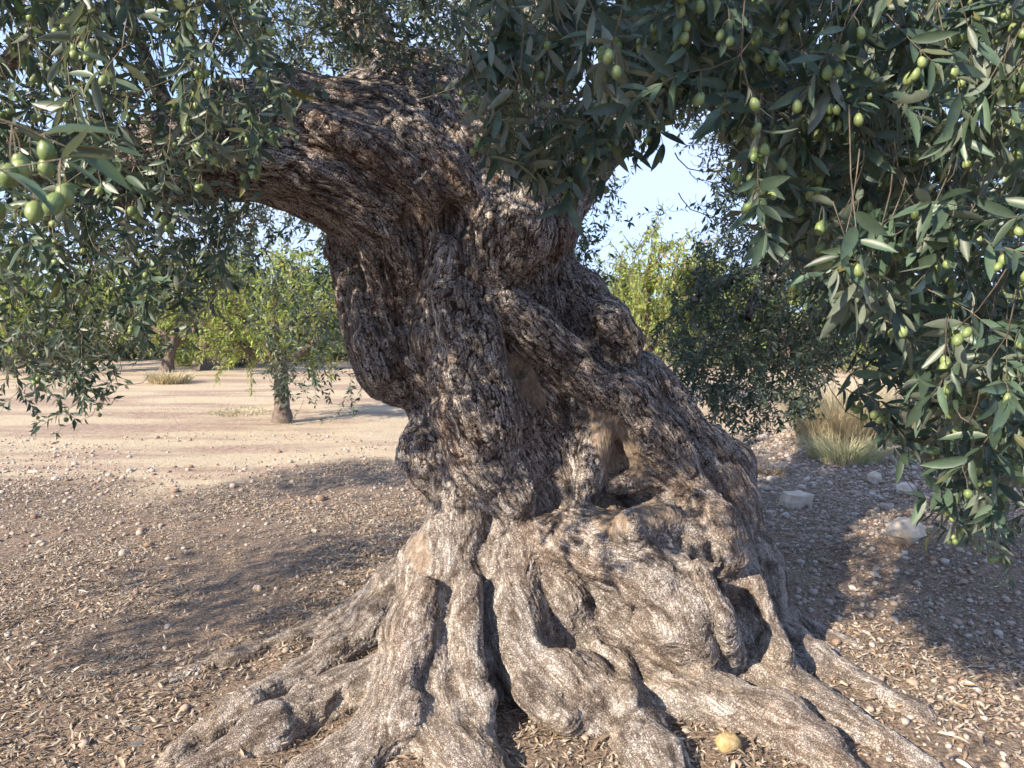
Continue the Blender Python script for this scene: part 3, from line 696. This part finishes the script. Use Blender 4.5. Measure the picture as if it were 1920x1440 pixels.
# near right curtain
RP = [(1130, -60), (1990, -60), (1990, 900), (1840, 990), (1740, 880), (1700, 740), (1640, 640), (1530, 520), (1420, 470), (1400, 330), (1320, 210), (1200, 230), (1110, 150)]
fill(RP, (1.0, 1.5), 260, .060, (.10, .20), 1.0, .020, .22, 0, .16)
fill(RP, (1.4, 2.2), 430, .060, (.12, .26), .8, .021, .08, 1, .12)
fill(RP, (2.1, 3.4), 560, .060, (.12, .28), .6, .023, .0, 1, .1)
# near top middle
TM = [(860, -60), (1350, -60), (1380, 120), (1200, 260), (1120, 370), (1030, 360), (930, 300), (890, 210), (900, 90)]
fill(TM, (1.35, 1.75), 80, .062, (.10, .20), .9, .021, .12, 0, .14)
fill(TM, (1.8, 2.7), 200, .058, (.12, .24), .6, .022, .04, 1, .1)
# behind the limb, top centre
fill([(430, -60), (1000, -60), (960, 150), (860, 190), (760, 140), (640, 170), (560, 120), (430, 110)], (3.7, 5.4), 620, .055, (.12, .30), .3, .024, .02, 1, .0, clump=0, spread=1)
fill([(560, -60), (900, -60), (880, 130), (800, 150), (740, 120), (660, 130), (590, 90)], (2.9, 3.4), 130, .055, (.12, .26), .4, .024, .02, 1, .1, spread=1)
# left curtain
LP = [(-60, -60), (470, -60), (560, 120), (570, 210), (500, 310), (420, 340), (380, 420), (300, 480), (200, 500), (120, 560), (-60, 560)]
fill(LP, (1.35, 1.95), 92, .062, (.10, .20), .9, .021, .12, 0, .12)
fill(LP, (1.95, 2.75), 170, .058, (.12, .24), .8, .022, .04, 1, .1)
fill([(-60, 380), (420, 380), (480, 450), (450, 560), (330, 660), (230, 700), (200, 760), (110, 815), (30, 800), (-60, 680)], (2.5, 3.6), 320, .055, (.12, .30), .9, .023, .03, 1, .1, clump=60)
fill([(180, 480), (420, 470), (440, 560), (360, 640), (250, 650)], (1.9, 2.4), 24, .060, (.10, .2), .9, .022, .15, 0, .14)
fill([(-60, -60), (470, -60), (540, 150), (400, 300), (-60, 340)], (1.9, 2.7), 110, .058, (.12, .24), .8, .022, .06, 1, .1)
# strands hanging behind the limb on the left
fill([(380, 380), (620, 420), (650, 520), (660, 700), (690, 760), (560, 800), (500, 760), (470, 560), (400, 520)], (4.6, 6.0), 190, .055, (.14, .34), 1.1, .025, .0, 1, .15, clump=70)
fill([(330, 370), (640, 400), (640, 480), (330, 470)], (4.0, 6.0), 55, .053, (.1, .28), .9, .025, .0, 1, .1)
# far right, dark mass under the drooping limb
fill([(1330, 120), (1700, 120), (1760, 700), (1640, 700), (1560, 710), (1520, 790), (1400, 835), (1330, 800), (1270, 740), (1230, 640), (1290, 540), (1320, 420), (1330, 300), (1290, 200)], (4.2, 5.8), 1080, .058, (.14, .34), .8, .025, .0, 1, .1)
fill([(1080, 230), (1340, 200), (1340, 330), (1250, 290), (1180, 420), (1100, 480), (1070, 540)], (4.2, 5.6), 75, .056, (.12, .28), .8, .025, .0, 1, .1, gap=SKY)
fill([(1080, 420), (1140, 430), (1130, 580), (1090, 560)], (4.1, 4.6), 26, .056, (.1, .2), .5, .024, .0, 1, .1)
fill([(1150, 400), (1300, 405), (1290, 425), (1160, 430)], (4.0, 4.4), 4, .05, (.1, .2), .2, .026, .0, 1, .1)
fill([(1300, 520), (1560, 500), (1600, 660), (1500, 790), (1390, 830), (1290, 740), (1250, 640)], (4.3, 5.6), 330, .058, (.14, .34), .9, .025, .0, 1, .1)
# low sprays on the right
fill([(1640, 760), (1800, 790), (1830, 940), (1740, 930), (1680, 880)], (1.35, 1.7), 16, .066, (.12, .22), .9, .024, .15, 0, .25)
fill([(1700, 950), (1930, 930), (1930, 1080), (1780, 1060)], (1.6, 2.1), 17, .056, (.10, .2), .9, .022, .1, 0, .2)
fill([(1650, 620), (1900, 680), (1930, 820), (1720, 730)], (2.2, 3.2), 110, .056, (.12, .24), .8, .023, .03, 1, .15)
# single sprays hanging clear in front of the trunk
for px, py, y, ln in [(1000, 205, 1.42, .13), (1030, 240, 1.40, .10), (1088, 285, 1.38, .10), (1060, 200, 1.45, .12), (940, 190, 1.5, .10), (1165, 200, 1.36, .14), (1210, 175, 1.34, .10), (490, 225, 1.55, .13), (455, 150, 1.5, .12), (545, 150, 1.6, .10), (1590, 430, 1.02, .05), (1600, 370, 1.0, .09), (1420, 340, 1.05, .08)]:
    sprig(P(px, py, y), Vector((R.gauss(0, .25), -.25, -1)), ln, .066, .2, .02, .2, 0, .0014, .12, (45, 80))
# one spray close to the lens on the left edge
for a in [(P(-30, 215, .62), (1, .1, -.1), 3), (P(-60, 330, .58), (.8, .2, .2), 3)]:
    sprig(a[0], Vector(a[1]), .06, .062, .3, .022, .5, 0, .0015, .05)
print('view leaves', len(LEAF), 'olives', len(OLV), 'twigs', len(TWG))

def frames(rows, wscale=1.0):
    p = np.array([tuple(r[0]) for r in rows]); l = np.array([tuple(r[1]) for r in rows]); n = np.array([tuple(r[2]) for r in rows]); s = np.array([r[3] for r in rows])
    b = np.cross(n, l)
    return np.stack([l, b*wscale, n], -1)*s[:, None, None], p, np.array([r[4] for r in rows])
size = []
for k, r in enumerate(LEAF):
    c = r[0] + r[1]*r[3]*.5; x, y, dep = proj(c)
    size.append(r[3]/dep if (0 < x < 1920 and 0 < y < 1440) else 0)
order = sorted(range(len(LEAF)), key=lambda k: -size[k])
single = set(order[:300])
MESHES = []
for k in range(18):
    tv, tf = NEAR_T[k % 6]; MESHES.append(mk('leaf', tv, tf, M_leaf, None, True, {'tint': np.full(len(tv), (k*0.381 + .1) % 1.0)}, link=False))
for k in order[:300]:
    p, l, n, s, t, lod = LEAF[k]
    o = add('leaf', MESHES[k % 18], OL)
    b = n.cross(l); m = Matrix((l*s, b*s, n*s)).transposed().to_4x4(); m.translation = p - OL.location
    o.matrix_local = m
near, far = Soup(), Soup()
for lod, T, dst in ((0, NEAR_T, near), (1, FAR_T, far)):
    rows = [LEAF[k] for k in range(len(LEAF)) if k not in single and LEAF[k][5] == lod]
    for j, (tv, tf) in enumerate(T):
        rr = rows[j::len(T)]
        if rr: dst.addt(tv, tf, *frames(rr, 1.0 if lod == 0 else 1.15))
tag(own(near.build('foliage', M_leaf), OL), kind='stuff'); tag(own(far.build('foliage', M_leaf), OL), kind='stuff')
# fruit
def ball(seg, ring):
    V = [(0, 0, 1)]; F3 = []; F4 = []
    for i in range(1, ring):
        th = math.pi*i/ring
        for j in range(seg): V.append((math.sin(th)*math.cos(6.2832*j/seg), math.sin(th)*math.sin(6.2832*j/seg), math.cos(th)))
    V.append((0, 0, -1)); last = len(V) - 1
    for j in range(seg): F3 += [(0, 1+j, 1+(j+1) % seg), (last, last-seg+(j+1) % seg, last-seg+j)]
    for i in range(ring-2):
        for j in range(seg): a = 1+i*seg; F4.append((a+j, a+seg+j, a+seg+(j+1) % seg, a+(j+1) % seg))
    return np.array(V, float), [np.array(F3), np.array(F4)]
bv, bf = ball(10, 7); bv = bv*np.array([.72, .72, 1.0]); bv[:, :2] *= (1 + 0.08*bv[:, 2:3])
osz = []
for r in OLV:
    x, y, dep = proj(r[0]); osz.append(r[2]/dep if (0 < x < 1920 and 0 < y < 1440) else 0)
oo = sorted(range(len(OLV)), key=lambda k: -osz[k])
OM = [mk('olive', bv, bf, M_olive, None, True, {'tint': np.full(len(bv), k/5)}, link=False) for k in range(6)]
for k in oo[:300]:
    p, a, s, t = OLV[k]; o = add('olive', OM[k % 6], OL); u = a.orthogonal().normalized(); v = a.cross(u)
    m = Matrix((u*s, v*s, a*s)).transposed().to_4x4(); m.translation = p - OL.location; o.matrix_local = m
if len(oo) > 300:
    sp_ = Soup(); rows = [(OLV[k][0], OLV[k][1].orthogonal().normalized(), OLV[k][1], OLV[k][2], OLV[k][3]) for k in oo[300:]]
    sp_.addt(*ball(6, 4), *frames(rows, .9)); tag(own(sp_.build('olives', M_olive), OL), kind='stuff')
tw = Soup()
for pts, r0, r1 in TWG:
    pts = pts[:1] + pts[1:-1:2] + pts[-1:]; V_, F_ = tube(pts, np.linspace(r0, r1, len(pts)), 3); tw.addm(V_, F_)
tag(own(tw.build('twigs', M_twig), OL), kind='stuff')

# the rest of the crown: above and around the view, some clumps added unseen to shade the ground and the trunk
def crown(cells, n, leafL):
    s = Soup(); g = np.random.default_rng(5); pts = []
    for (c, rad, wgt) in cells:
        m = int(n*wgt); v = g.standard_normal((m, 3)); v /= np.linalg.norm(v, axis=1)[:, None]; rr = g.random(m)**(1/2.2)
        pts.append(np.array(c) + v*rr[:, None]*np.array(rad))
    p = np.concatenate(pts)
    vn = vnoise(p*1.6 + 4) + .5*vnoise(p*4.1)
    p = p[vn > -0.08]
    cam_d = p - np.array([0, 0, CAM_H]); dep = cam_d[:, 1]*CP - cam_d[:, 2]*SP_
    x = 960 + FPX*cam_d[:, 0]/np.maximum(dep, .01); y = 720 - FPX*(cam_d[:, 2]*CP + cam_d[:, 1]*SP_)/np.maximum(dep, .01)
    vis = (dep > .01) & (x > -130) & (x < 2050) & (y > -130) & (y < 1570)
    p = p[~vis & (np.linalg.norm(cam_d, axis=1) > .8)]
    m = len(p); l = g.standard_normal((m, 3)); l[:, 2] -= .6; l /= np.linalg.norm(l, axis=1)[:, None]
    nn = g.standard_normal((m, 3)); nn[:, 2] += .7; nn -= l*(nn*l).sum(1)[:, None]; nn /= np.linalg.norm(nn, axis=1)[:, None]
    Rm = np.stack([l, np.cross(nn, l)*1.2, nn], -1)*(leafL*(.7 + .5*g.random(m)))[:, None, None]
    s.addt(*FAR_T[0], Rm, p, g.random(m))
    print('crown', m)
    return tag(own(s.build('foliage', M_leaf), OL), kind='stuff')
crown([((-2.6, 2.0, 3.05), (1.3, 1.3, .7), 1.0), ((-1.0, 2.2, 3.4), (1.5, 1.5, .8), .7), ((.8, 3.4, 4.0), (1.7, 1.6, .7), .25), ((2.6, 2.8, 3.2), (1.1, 1.0, .6), .15),
       ((-2.6, 3.6, 3.0), (1.3, 1.3, .8), .8), ((2.8, 4.8, 2.8), (1.2, 1.2, .9), .2), ((-.3, 1.2, 3.3), (1.1, .7, .5), .4), ((-4.6, 1.2, 2.9), (1.2, 1.5, .6), .75), ((-5.0, 3.0, 3.0), (1.2, 1.2, .6), .5), ((-1.7, .5, 3.35), (.9, .7, .45), .5), ((-1.15, .65, 2.95), (.8, .5, .4), .45), ((-1.25, .15, 2.95), (.65, .45, .35), .4)], 8000, .095)
print('olive done')

# ------------------------------------------------------------------ almond trees of the orchard
AL_T = (np.array([(0, 0, 0), (.5, .16, -.03), (1, 0, -.15), (.5, -.16, -.03)]), np.array([(0, 3, 2, 1)]))
def almond(x, y, h, spread, nl, lean=(0, 0), seed=0, leaf=.085, fork=.42, label='', first_limbs=None, tw_=.11):
    g = np.random.default_rng(seed); z0 = gh1(x, y) - .03; root = empty('almond_tree', (x, y, z0))
    fk = np.array([x + lean[0], y + lean[1], z0 + h*fork])
    c = curve([(x, y, z0, tw_*1.5), (x + lean[0]*.25, y, z0 + h*fork*.3, tw_), (x + lean[0]*.6, y + lean[1]*.6, z0 + h*fork*.7, tw_*.88), (*fk, tw_*.95)], 14)
    own(mk('trunk', *tube(c[:, :3], c[:, 3], 9, .12, seed), M_wood), root)
    tips = []
    nL = first_limbs or 5
    for k in range(nL):
        a = 2*math.pi*(k + g.random()*.6)/nL + seed; rr = spread*(.55 + .4*g.random()); top = h*(.62 + .2*g.random())
        e = np.array([x + lean[0] + math.cos(a)*rr, y + lean[1] + math.sin(a)*rr, z0 + top])
        md = fk*.5 + e*.5 + np.array([math.cos(a)*.12*spread, math.sin(a)*.12*spread, -.06*h]) + g.normal(0, .05, 3)
        cc = curve([(*(fk - np.array([0, 0, .08])), tw_*.72), (*md, tw_*.42), (*e, tw_*.16)], 12)
        own(mk('limb', *tube(cc[:, :3], cc[:, 3], 7, .1, seed+k), M_wood), root)
        for j in range(5, 12): tips.append(cc[j, :3])
    s = Soup(); tws = Soup(); P_, L_ = [], []
    nsh = max(30, nl//38)
    for k in range(nsh):
        b = tips[g.integers(len(tips))] + g.normal(0, .12, 3)*spread
        d = np.array([b[0] - fk[0], b[1] - fk[1], 0]); d = d/(np.linalg.norm(d)+.1)*.55 + np.array([0, 0, g.uniform(-.5, 1.1)]) + g.normal(0, .35, 3); d /= np.linalg.norm(d)
        ln = g.uniform(.35, .85)*h*.32; pts = [b]
        for i in range(6): d = d + g.normal(0, .1, 3) + np.array([0, 0, -.04]); d /= np.linalg.norm(d); pts.append(pts[-1] + d*ln/6)
        tws.addm(*tube(pts, np.linspace(.012, .004, 7), 3)); pts = np.array(pts)
        m = nl//nsh; u = g.random(m)*5.999; i = u.astype(int); pp = pts[i] + (pts[i+1] - pts[i])*(u - i)[:, None] + g.normal(0, .025, (m, 3)); P_.append(pp)
        ld = g.normal(0, .6, (m, 3)) + d*.4 + np.array([0, 0, -.5]); L_.append(ld)
    p = np.concatenate(P_); l = np.concatenate(L_); l /= np.linalg.norm(l, axis=1)[:, None]; m = len(p)
    n = g.normal(0, .7, (m, 3)) + np.array([0, 0, .6]); n -= l*(n*l).sum(1)[:, None]; n /= np.linalg.norm(n, axis=1)[:, None]
    cl = vnoise(p*1.3 + seed)*.25
    s.addt(*AL_T, np.stack([l, np.cross(n, l), n], -1)*(leaf*(.7 + .6*g.random(m)))[:, None, None], p, np.clip(g.random(m)*.95 + cl, 0, 1))
    cr_ = own(s.build('crown', M_almond), root); tag(cr_, kind='stuff')
    tag(own(tws.build('shoots', M_wood), root), kind='stuff')
    return tag(root, label, 'tree')
def gp(px, Y): return P(px, 700, Y).x
almond(gp(527, 10.4), 10.4, 2.45, 1.0, 8000, (.0, 0), 1, .075, .37, 'small almond tree with bright leaves, nearest behind the hanging olive strands')
almond(gp(385, 19.8), 19.8, 3.5, 1.9, 8500, (0, 0), 2, .13, .28, 'almond tree with a straight stout trunk that forks low, beside dark shrubs', 4, .16)
almond(gp(312, 19.0), 19.0, 3.4, 1.9, 7500, (.25, 0), 3, .13, .25, 'almond tree with a long bare limb slanting towards the forked one', 4, .15)
almond(gp(1180, 12.5), 12.5, 2.85, 1.5, 15000, (.1, 0), 4, .085, .3, 'yellowing almond tree showing just behind the knobbly side of the olive trunk', 5, .12)
almond(gp(1760, 11.5), 11.5, 1.7, .9, 2600, (-.2, 0), 5, .07, .3, 'low almond tree with bent grey trunk beyond the dry tussock', 4, .08)
far_list = [(120, 24, 4.2), (230, 31, 4.6), (20, 19, 4.0), (500, 27, 5.4), (600, 30, 5.2), (690, 23, 4.6), (1260, 24, 4.4), (1370, 28, 4.6), (1480, 21, 3.6), (1620, 26, 4.0), (1850, 20, 3.6), (-120, 27, 4.6), (760, 36, 5), (350, 38, 5), (1150, 36, 5), (2000, 26, 4), (880, 30, 5)]
for k, (px, Y_, h_) in enumerate(far_list):
    t = almond(gp(px, Y_), Y_, h_*.86, h_*.5, 4200, (0.1*math.sin(k*2.1), 0), 20+k, 0.20, .27, 'pale green almond tree in the far orchard rows, seen %s of the olive trunk' % ('left' if px < 900 else 'right'), 4, .14)
    t['group'] = 'almond trees in the far rows ' + ('left' if px < 900 else 'right')
# ------------------------------------------------------------------ shrubs and grass clumps
def shrub(px, Y_, wd, ht, nl, label, group=None, mat=None, seed=0, leaf=.06):
    g = np.random.default_rng(seed + 99); x = gp(px, Y_); z0 = gh1(x, Y_); root = empty('shrub', (x, Y_, z0)); s = Soup(); st = Soup(); pp = []
    for k in range(12):
        a = g.random()*6.28; e = np.array([x + math.cos(a)*wd*.4*g.random(), Y_ + math.sin(a)*wd*.4*g.random(), z0 + ht*(.5 + .4*g.random())])
        st.addm(*tube([(x + .1*math.cos(a), Y_ + .1*math.sin(a), z0 - .03), (x*.4 + e[0]*.6, Y_*.4 + e[1]*.6, z0 + ht*.3), e], [.02, .013, .005], 4))
    v = g.standard_normal((nl, 3)); v /= np.linalg.norm(v, axis=1)[:, None]; v[:, 2] = np.abs(v[:, 2])
    lump = 1 + .35*vnoise(v*2.3 + seed)
    p = np.array([x, Y_, z0 + .02]) + v*(g.random(nl)**.5*lump)[:, None]*np.array([wd*.5, wd*.4, ht])
    l = v*.7 + g.normal(0, .6, (nl, 3)) + np.array([0, 0, .4]); l /= np.linalg.norm(l, axis=1)[:, None]
    n = g.normal(0, .7, (nl, 3)) + np.array([0, 0, .5]); n -= l*(n*l).sum(1)[:, None]; n /= np.linalg.norm(n, axis=1)[:, None]
    s.addt(*AL_T, np.stack([l, np.cross(n, l), n], -1)*(leaf*(.6 + .7*g.random(nl)))[:, None, None], p, g.random(nl))
    tag(own(s.build('foliage', mat or M_shrub), root), kind='stuff'); own(st.build('stems', M_wood), root)
    return tag(root, label, 'shrub', group)
shrub(445, 21.5, 2.4, .95, 3000, 'grey green shrub right behind the forked almond trunk', seed=1, leaf=.09)
shrub(348, 21.2, 1.2, .7, 1600, 'small bright green shrub between the two almond trunks', mat=M_almond, seed=2, leaf=.08)
for k, (px, Y_, wd, ht) in enumerate([(250, 25, 4, 1.5), (560, 24, 4, 1.3), (650, 25, 4, 1.5), (120, 26, 4.5, 1.6), (730, 26, 4, 1.5), (1240, 25, 4, 1.4), (1340, 22, 3.6, 1.3), (1450, 24, 4, 1.5), (10, 24, 4, 1.4), (1580, 22, 4, 1.5), (1700, 19, 3.5, 1.3), (1850, 18, 3.5, 1.4), (1950, 17, 3.5, 1.4), (830, 27, 4, 1.4), (1120, 26, 4, 1.4), (-90, 22, 4, 1.4), (350, 27, 4, 1.5), (470, 27, 4, 1.5)]):
    shrub(px, Y_, wd, ht, 3000, ('grey green shrub in the scrub line behind the almond rows left of the olive trunk' if px < 900 else 'grey green shrub in the scrub line behind the almond rows right of the olive trunk'), 'shrubs along the field edge ' + ('left' if px < 900 else 'right'), seed=10+k, leaf=.17)
def tussock(name, px, Y_, rad, ht, n, mat, label, seed=0, out=.5, wb=.006):
    g = np.random.default_rng(seed + 300); x = gp(px, Y_); z0 = gh1(x, Y_); root = empty(name, (x, Y_, z0))
    a = g.random(n)*6.2832; r = rad*np.sqrt(g.random(n)); hh = ht*(.45 + .6*g.random(n)); ot = out*hh*(.2 + g.random(n)); sd = a + g.normal(0, .5, n)
    b = np.stack([x + np.cos(a)*r, Y_ + np.sin(a)*r, np.full(n, z0 - .02)], 1); V = []; wv = np.stack([-np.sin(g.random(n)*6.28), np.cos(g.random(n)*6.28), np.zeros(n)], 1)*wb
    for t, wz in ((0, 1), (.4, .9), (.75, .6), (1, .12)):
        c = b + np.stack([np.cos(sd)*ot*t**1.8, np.sin(sd)*ot*t**1.8, hh*t*(1 - .18*t)], 1); V += [c - wv*wz, c + wv*wz]
    V = np.stack(V, 1); i = np.array([[0, 1, 3, 2], [2, 3, 5, 4], [4, 5, 7, 6]]); F = (i[None] + (np.arange(n)*8)[:, None, None]).reshape(-1, 4)
    o = mk('blades', V.reshape(-1, 3), F, mat, None, True, {'tint': np.repeat(g.random(n)*.9, 8)}); tag(own(o, root), kind='stuff')
    return tag(root, label, 'grass')
tussock('dry_grass_tussock', 1585, 8.6, .50, .92, 4600, M_straw, 'tall clump of pale dry grass at the field edge', 1, .75, .0026)
tussock('green_grass_tussock', 1590, 7.6, .34, .32, 1000, M_green, 'low greenish grass tuft in front of the tall dry clump', 2, 1.3, .0025)
tussock('dry_grass_tuft', 318, 16.0, .40, .34, 900, M_straw, 'small dry grass tuft on the bare field by the slanting almond', 3, .9, .01)
tussock('weed_patch', 460, 11.6, .55, .07, 500, M_green, 'flat greenish weed patch on the bare field below the small almond', 4, .9, .008)
tussock('dry_twig_heap', 1455, 7.0, .16, .13, 320, M_dry, 'small brown heap of dry weeds on the gravel beside the trunk', 5, 1.4, .004)
tussock('straw_tuft', 1700, 9.5, .6, .5, 1500, M_straw, 'low spreading dry grass beside the tall clump, towards the low almond', 6, .8)
print('orchard done')

# ------------------------------------------------------------------ stones, gravel, fallen leaves
def rock(seed, sub=2, flat=.6, blocky=.0):
    g = np.random.default_rng(seed); V, F = ball(12, 8) if sub == 2 else ball(7, 5) if sub == 1 else ball(5, 3)
    if blocky: V = np.sign(V)*np.abs(V)**(1 - blocky)
    d = 1 + .22*vnoise(V*1.7 + seed*3.1) + .10*vnoise(V*4 + seed)
    return V*d[:, None]*np.array([1, .8, flat]), F
def on_ground(x, y, dz=0): return Vector((x, y, gh1(x, y) + dz))
def big_stone(px, py, sz, seed, mat, label, flat=.6, blocky=0., rz=0., aspect=1., group=None, sink=.35):
    V, F = rock(seed, 2, flat, blocky); p = gpt(px, py); V = V*np.array([sz, sz*aspect, sz])
    o = mk('stone', V, F, mat, None, blocky == 0, {'tint': np.full(len(V), (seed*.37) % 1)}); o.location = (p.x, p.y, gh1(p.x, p.y) + sz*flat*(1 - sink)); o.rotation_euler = (0, RAD(4), rz)
    return tag(o, label, 'stone', group)
big_stone(1492, 950, .115, 3, M_pale, 'pale squared stone block lying on the gravel right of the trunk', .60, .72, .35, .75)
big_stone(1365, 1405, .050, 21, M_ochre, 'yellow ochre stone between the roots on the right', .62, .0, .5, .85)
big_stone(1360, 1328, .020, 5, M_pale, 'small pinkish stone tucked under the foot of the trunk', .7)
big_stone(1700, 925, .12, 6, M_pale, 'wide pale stone among the pebbles on the low bank', .45, .3, .8, .7)
big_stone(1640, 905, .075, 7, M_pale, 'rounded pale stone near the squared block', .8, .1, 1.2)
big_stone(1790, 925, .12, 12, M_pale, 'grey white stone partly behind the hanging spray', .6, .35, .4, .7)
big_stone(1700, 1010, .15, 14, M_pale, 'large sandy boulder half sunk in the low bank', .55, .1, .6, .7, sink=.6)
big_stone(483, 1107, .022, 8, M_pale, 'white chip of stone on the sunlit litter', .8, .3)
big_stone(65, 887, .06, 9, M_pale, 'flat bluish white stone at the edge of the litter', .3, .2, .2, .6)
big_stone(262, 1003, .028, 10, M_stone, 'grey round stone standing out of the shaded litter', .7)
big_stone(590, 998, .022, 11, M_pale, 'small pale grey stone on the litter left of the trunk', .6, .3)
RM = [mk('pebble', *rock(k + 40, 1, .55), M_stone, None, True, {'tint': np.full(len(rock(k + 40, 1)[0]), (k*.173) % 1)}, link=False) for k in range(14)]
g = np.random.default_rng(77)
# larger pebbles are single things
cand = []
while len(cand) < 290:
    if g.random() < .62: px, py = g.uniform(1400, 1920), g.uniform(850, 1330)
    else: px, py = g.uniform(0, 760), g.uniform(870, 1420)
    if px > 1400 and g.random() < (py - 850)/560: continue
    if px < 800 and g.random() < (py - 870)/500*.8: continue
    p = gpt(px, py)
    if np.hypot(p.x - TREE[0], p.y - TREE[1]) < 1.05: continue
    cand.append(p)
for k, p in enumerate(cand):
    s = float(np.exp(g.normal(math.log(.017), .35))) * (1.25 if p.y > 4.5 else .9)
    o = add('pebble', RM[k % 14]); o.scale = (s, s, s); o.location = (p.x, p.y, gh1(p.x, p.y) + s*.28); o.rotation_euler = (g.normal(0, .2), g.normal(0, .2), g.random()*6.28)
    tn = ((k % 14)*.173) % 1; hue = 'reddish brown' if tn < .35 else 'tan' if tn < .68 else 'pale grey'
    if p.x > .9: tag(o, 'small %s pebble on the gravel right of the olive trunk' % hue, 'pebble', hue + ' pebbles right of the trunk')
    else: tag(o, 'small %s pebble in the leaf litter left of the olive trunk' % hue, 'pebble', hue + ' pebbles left of the trunk')
def scatter(n, xr, yr, dens):
    x = g.uniform(*xr, n); y = np.sqrt(g.uniform(yr[0]**2, yr[1]**2, n)); x = x*y/yr[1]   # denser towards the camera
    k = g.random(n) < dens(x, y); x, y = x[k], y[k]
    return x, y
def rotz(n, s, tilt=.25, sz=None):
    a = g.random(n)*6.2832; c, s_ = np.cos(a), np.sin(a); o = np.zeros(n)
    l = np.stack([c, s_, g.normal(0, tilt, n)], 1); l /= np.linalg.norm(l, axis=1)[:, None]
    nn = np.stack([g.normal(0, tilt*1.6, n), g.normal(0, tilt*1.6, n), np.where(g.random(n) < .5, 1, -1)], 1); nn -= l*(nn*l).sum(1)[:, None]; nn /= np.linalg.norm(nn, axis=1)[:, None]
    return np.stack([l, np.cross(nn, l), nn], -1)*s[:, None, None]
gv = Soup()
def gd(x, y):
    p = np.stack([x, y, 0*x], 1); v = vnoise(p*1.2 + 8); return np.clip(.25 + .75*(x > .9) + .35*v + .40*np.exp(-((y - 6.0)/.8)**2) - .22*(y > 7.3), 0.03, 1)
x, y = scatter(34000, (-8.2, 8.2), (1.9, 9.5), gd)
s = np.where(x > 1.0, 1.3, 1.)*np.exp(g.normal(math.log(.0085), .42, len(x)))*np.clip(.6 + y*.11, .8, 1.6)
for k in range(4):
    q = slice(k, None, 4); a = rotz(len(x[q]), s[q], .15); gv.addt(*rock(70 + k, 0, .6), np.abs(1)*a, np.stack([x[q], y[q], gh(x[q], y[q]) + s[q]*.2], 1), np.clip(g.random(len(x[q])) + .04*(x[q] > 1.), 0, 1))
tag(gv.build('gravel', M_stone), 'loose small gravel and pebbles mixed into the soil', 'gravel', kind='stuff')
# fallen leaves
DRY_T = [leaf4(f, c, .13) for f, c in [(.5, .25), (.8, -.25), (.3, .4), (.9, .1)]]
def ld(x, y):
    p = np.stack([x, y, 0*x], 1); return litter_amount(x, y)*np.where((x > 1.1) & (y > 3.4), .55, 1)*np.clip(.62 + .75*vnoise(p*2.1 + 5) + .35*vnoise(p*6.3), .05, 1)
x, y = scatter(230000, (-6.7, 6.7), (1.8, 8.2), ld)
s = .037*(.5 + .6*g.random(len(x))); lt = Soup()
d_ = np.hypot(x - TREE[0], y - TREE[1])
for k in range(4):
    q = slice(k, None, 4); n = len(x[q]); tn = np.clip(g.beta(.9, 1.1, n), 0, 1)
    lt.addt(*DRY_T[k], rotz(n, s[q], .22), np.stack([x[q], y[q], gh(x[q], y[q]) + .003 + .008*g.random(n)], 1), tn)
print('litter', len(x))
tag(lt.build('leaf_litter', M_dry), 'brown and silvery fallen olive leaves covering the soil', 'leaf litter', kind='stuff')
# the nearest fallen leaves one by one
FM = [mk('fallen_leaf', *leaf_template(6, f, c, .12), M_dry, None, True, {'tint': np.full(18, t)}, link=False) for f, c, t in [(.5, .2, .3), (.7, -.2, .7), (.3, .35, .95), (.8, .1, .5), (.4, .15, 1.0), (.5, -.1, .15)]]
k = 0
while k < 220:
    px, py = g.uniform(0, 1920), 1440 - abs(g.normal(0, 110)); p = gpt(px, py)
    if np.hypot((p.x - TREE[0])*.9, p.y - TREE[1]) < .98: continue
    v = int(g.integers(6)); o = add('fallen_leaf', FM[v]); s = .052*(.75 + .5*g.random()); o.scale = (s, s, s); o.location = (p.x, p.y, gh1(p.x, p.y) + .016); o.rotation_euler = (g.normal(0, .35), g.normal(0, .25), g.random()*6.28)
    lk = ('brown', 'tan', 'straw pale', 'brown', 'straw pale', 'dark brown')[v]
    tag(o, '%s fallen olive leaf lying on top of the litter among the roots' % lk, 'leaf', lk + ' fallen leaves on top of the litter'); k += 1
tws = Soup()
x, y = scatter(700, (-6, 6), (2.0, 6.5), lambda x, y: np.full(len(x), .8))
for a, b in zip(x, y):
    t = g.random()*6.28; ln = g.uniform(.03, .12); c = np.array([a, b]); d = np.array([math.cos(t), math.sin(t)])*ln
    pts = [(*(c + d*u + g.normal(0, .006, 2)), 0) for u in (-.5, 0, .5)]; pts = [(q[0], q[1], gh1(q[0], q[1]) + .010) for q in pts]
    tws.addm(*tube(pts, [.0022, .002, .0012], 4))
tag(tws.build('fallen_twigs', M_twig), 'thin fallen twigs strewn in the litter', 'twigs', kind='stuff')
# ------------------------------------------------------------------ far hills
xs = np.linspace(-900, 900, 120); hz = 14 + 16*(fbm(np.stack([xs*.004, 0*xs, 0*xs], 1), 4)) + 8
V = np.concatenate([np.stack([xs, np.full(120, 700.), np.full(120, -2.)], 1), np.stack([xs, np.full(120, 780.), np.maximum(hz, 4)], 1), np.stack([xs, np.full(120, 950.), np.full(120, -2.)], 1)])
i = np.arange(119); F = np.concatenate([np.stack([i, i+1, i+121, i+120], 1), np.stack([i+120, i+121, i+241, i+240], 1)])
M_hill = plain_mat('far_scrub', [(0.3, (0.07, 0.085, 0.06)), (0.7, (0.14, 0.15, 0.10))], .05, .95, 1.0)
tag(mk('hills', V, F, M_hill), 'low scrub covered hills on the horizon', 'hills', kind='structure')
print('all done', len(bpy.data.objects))
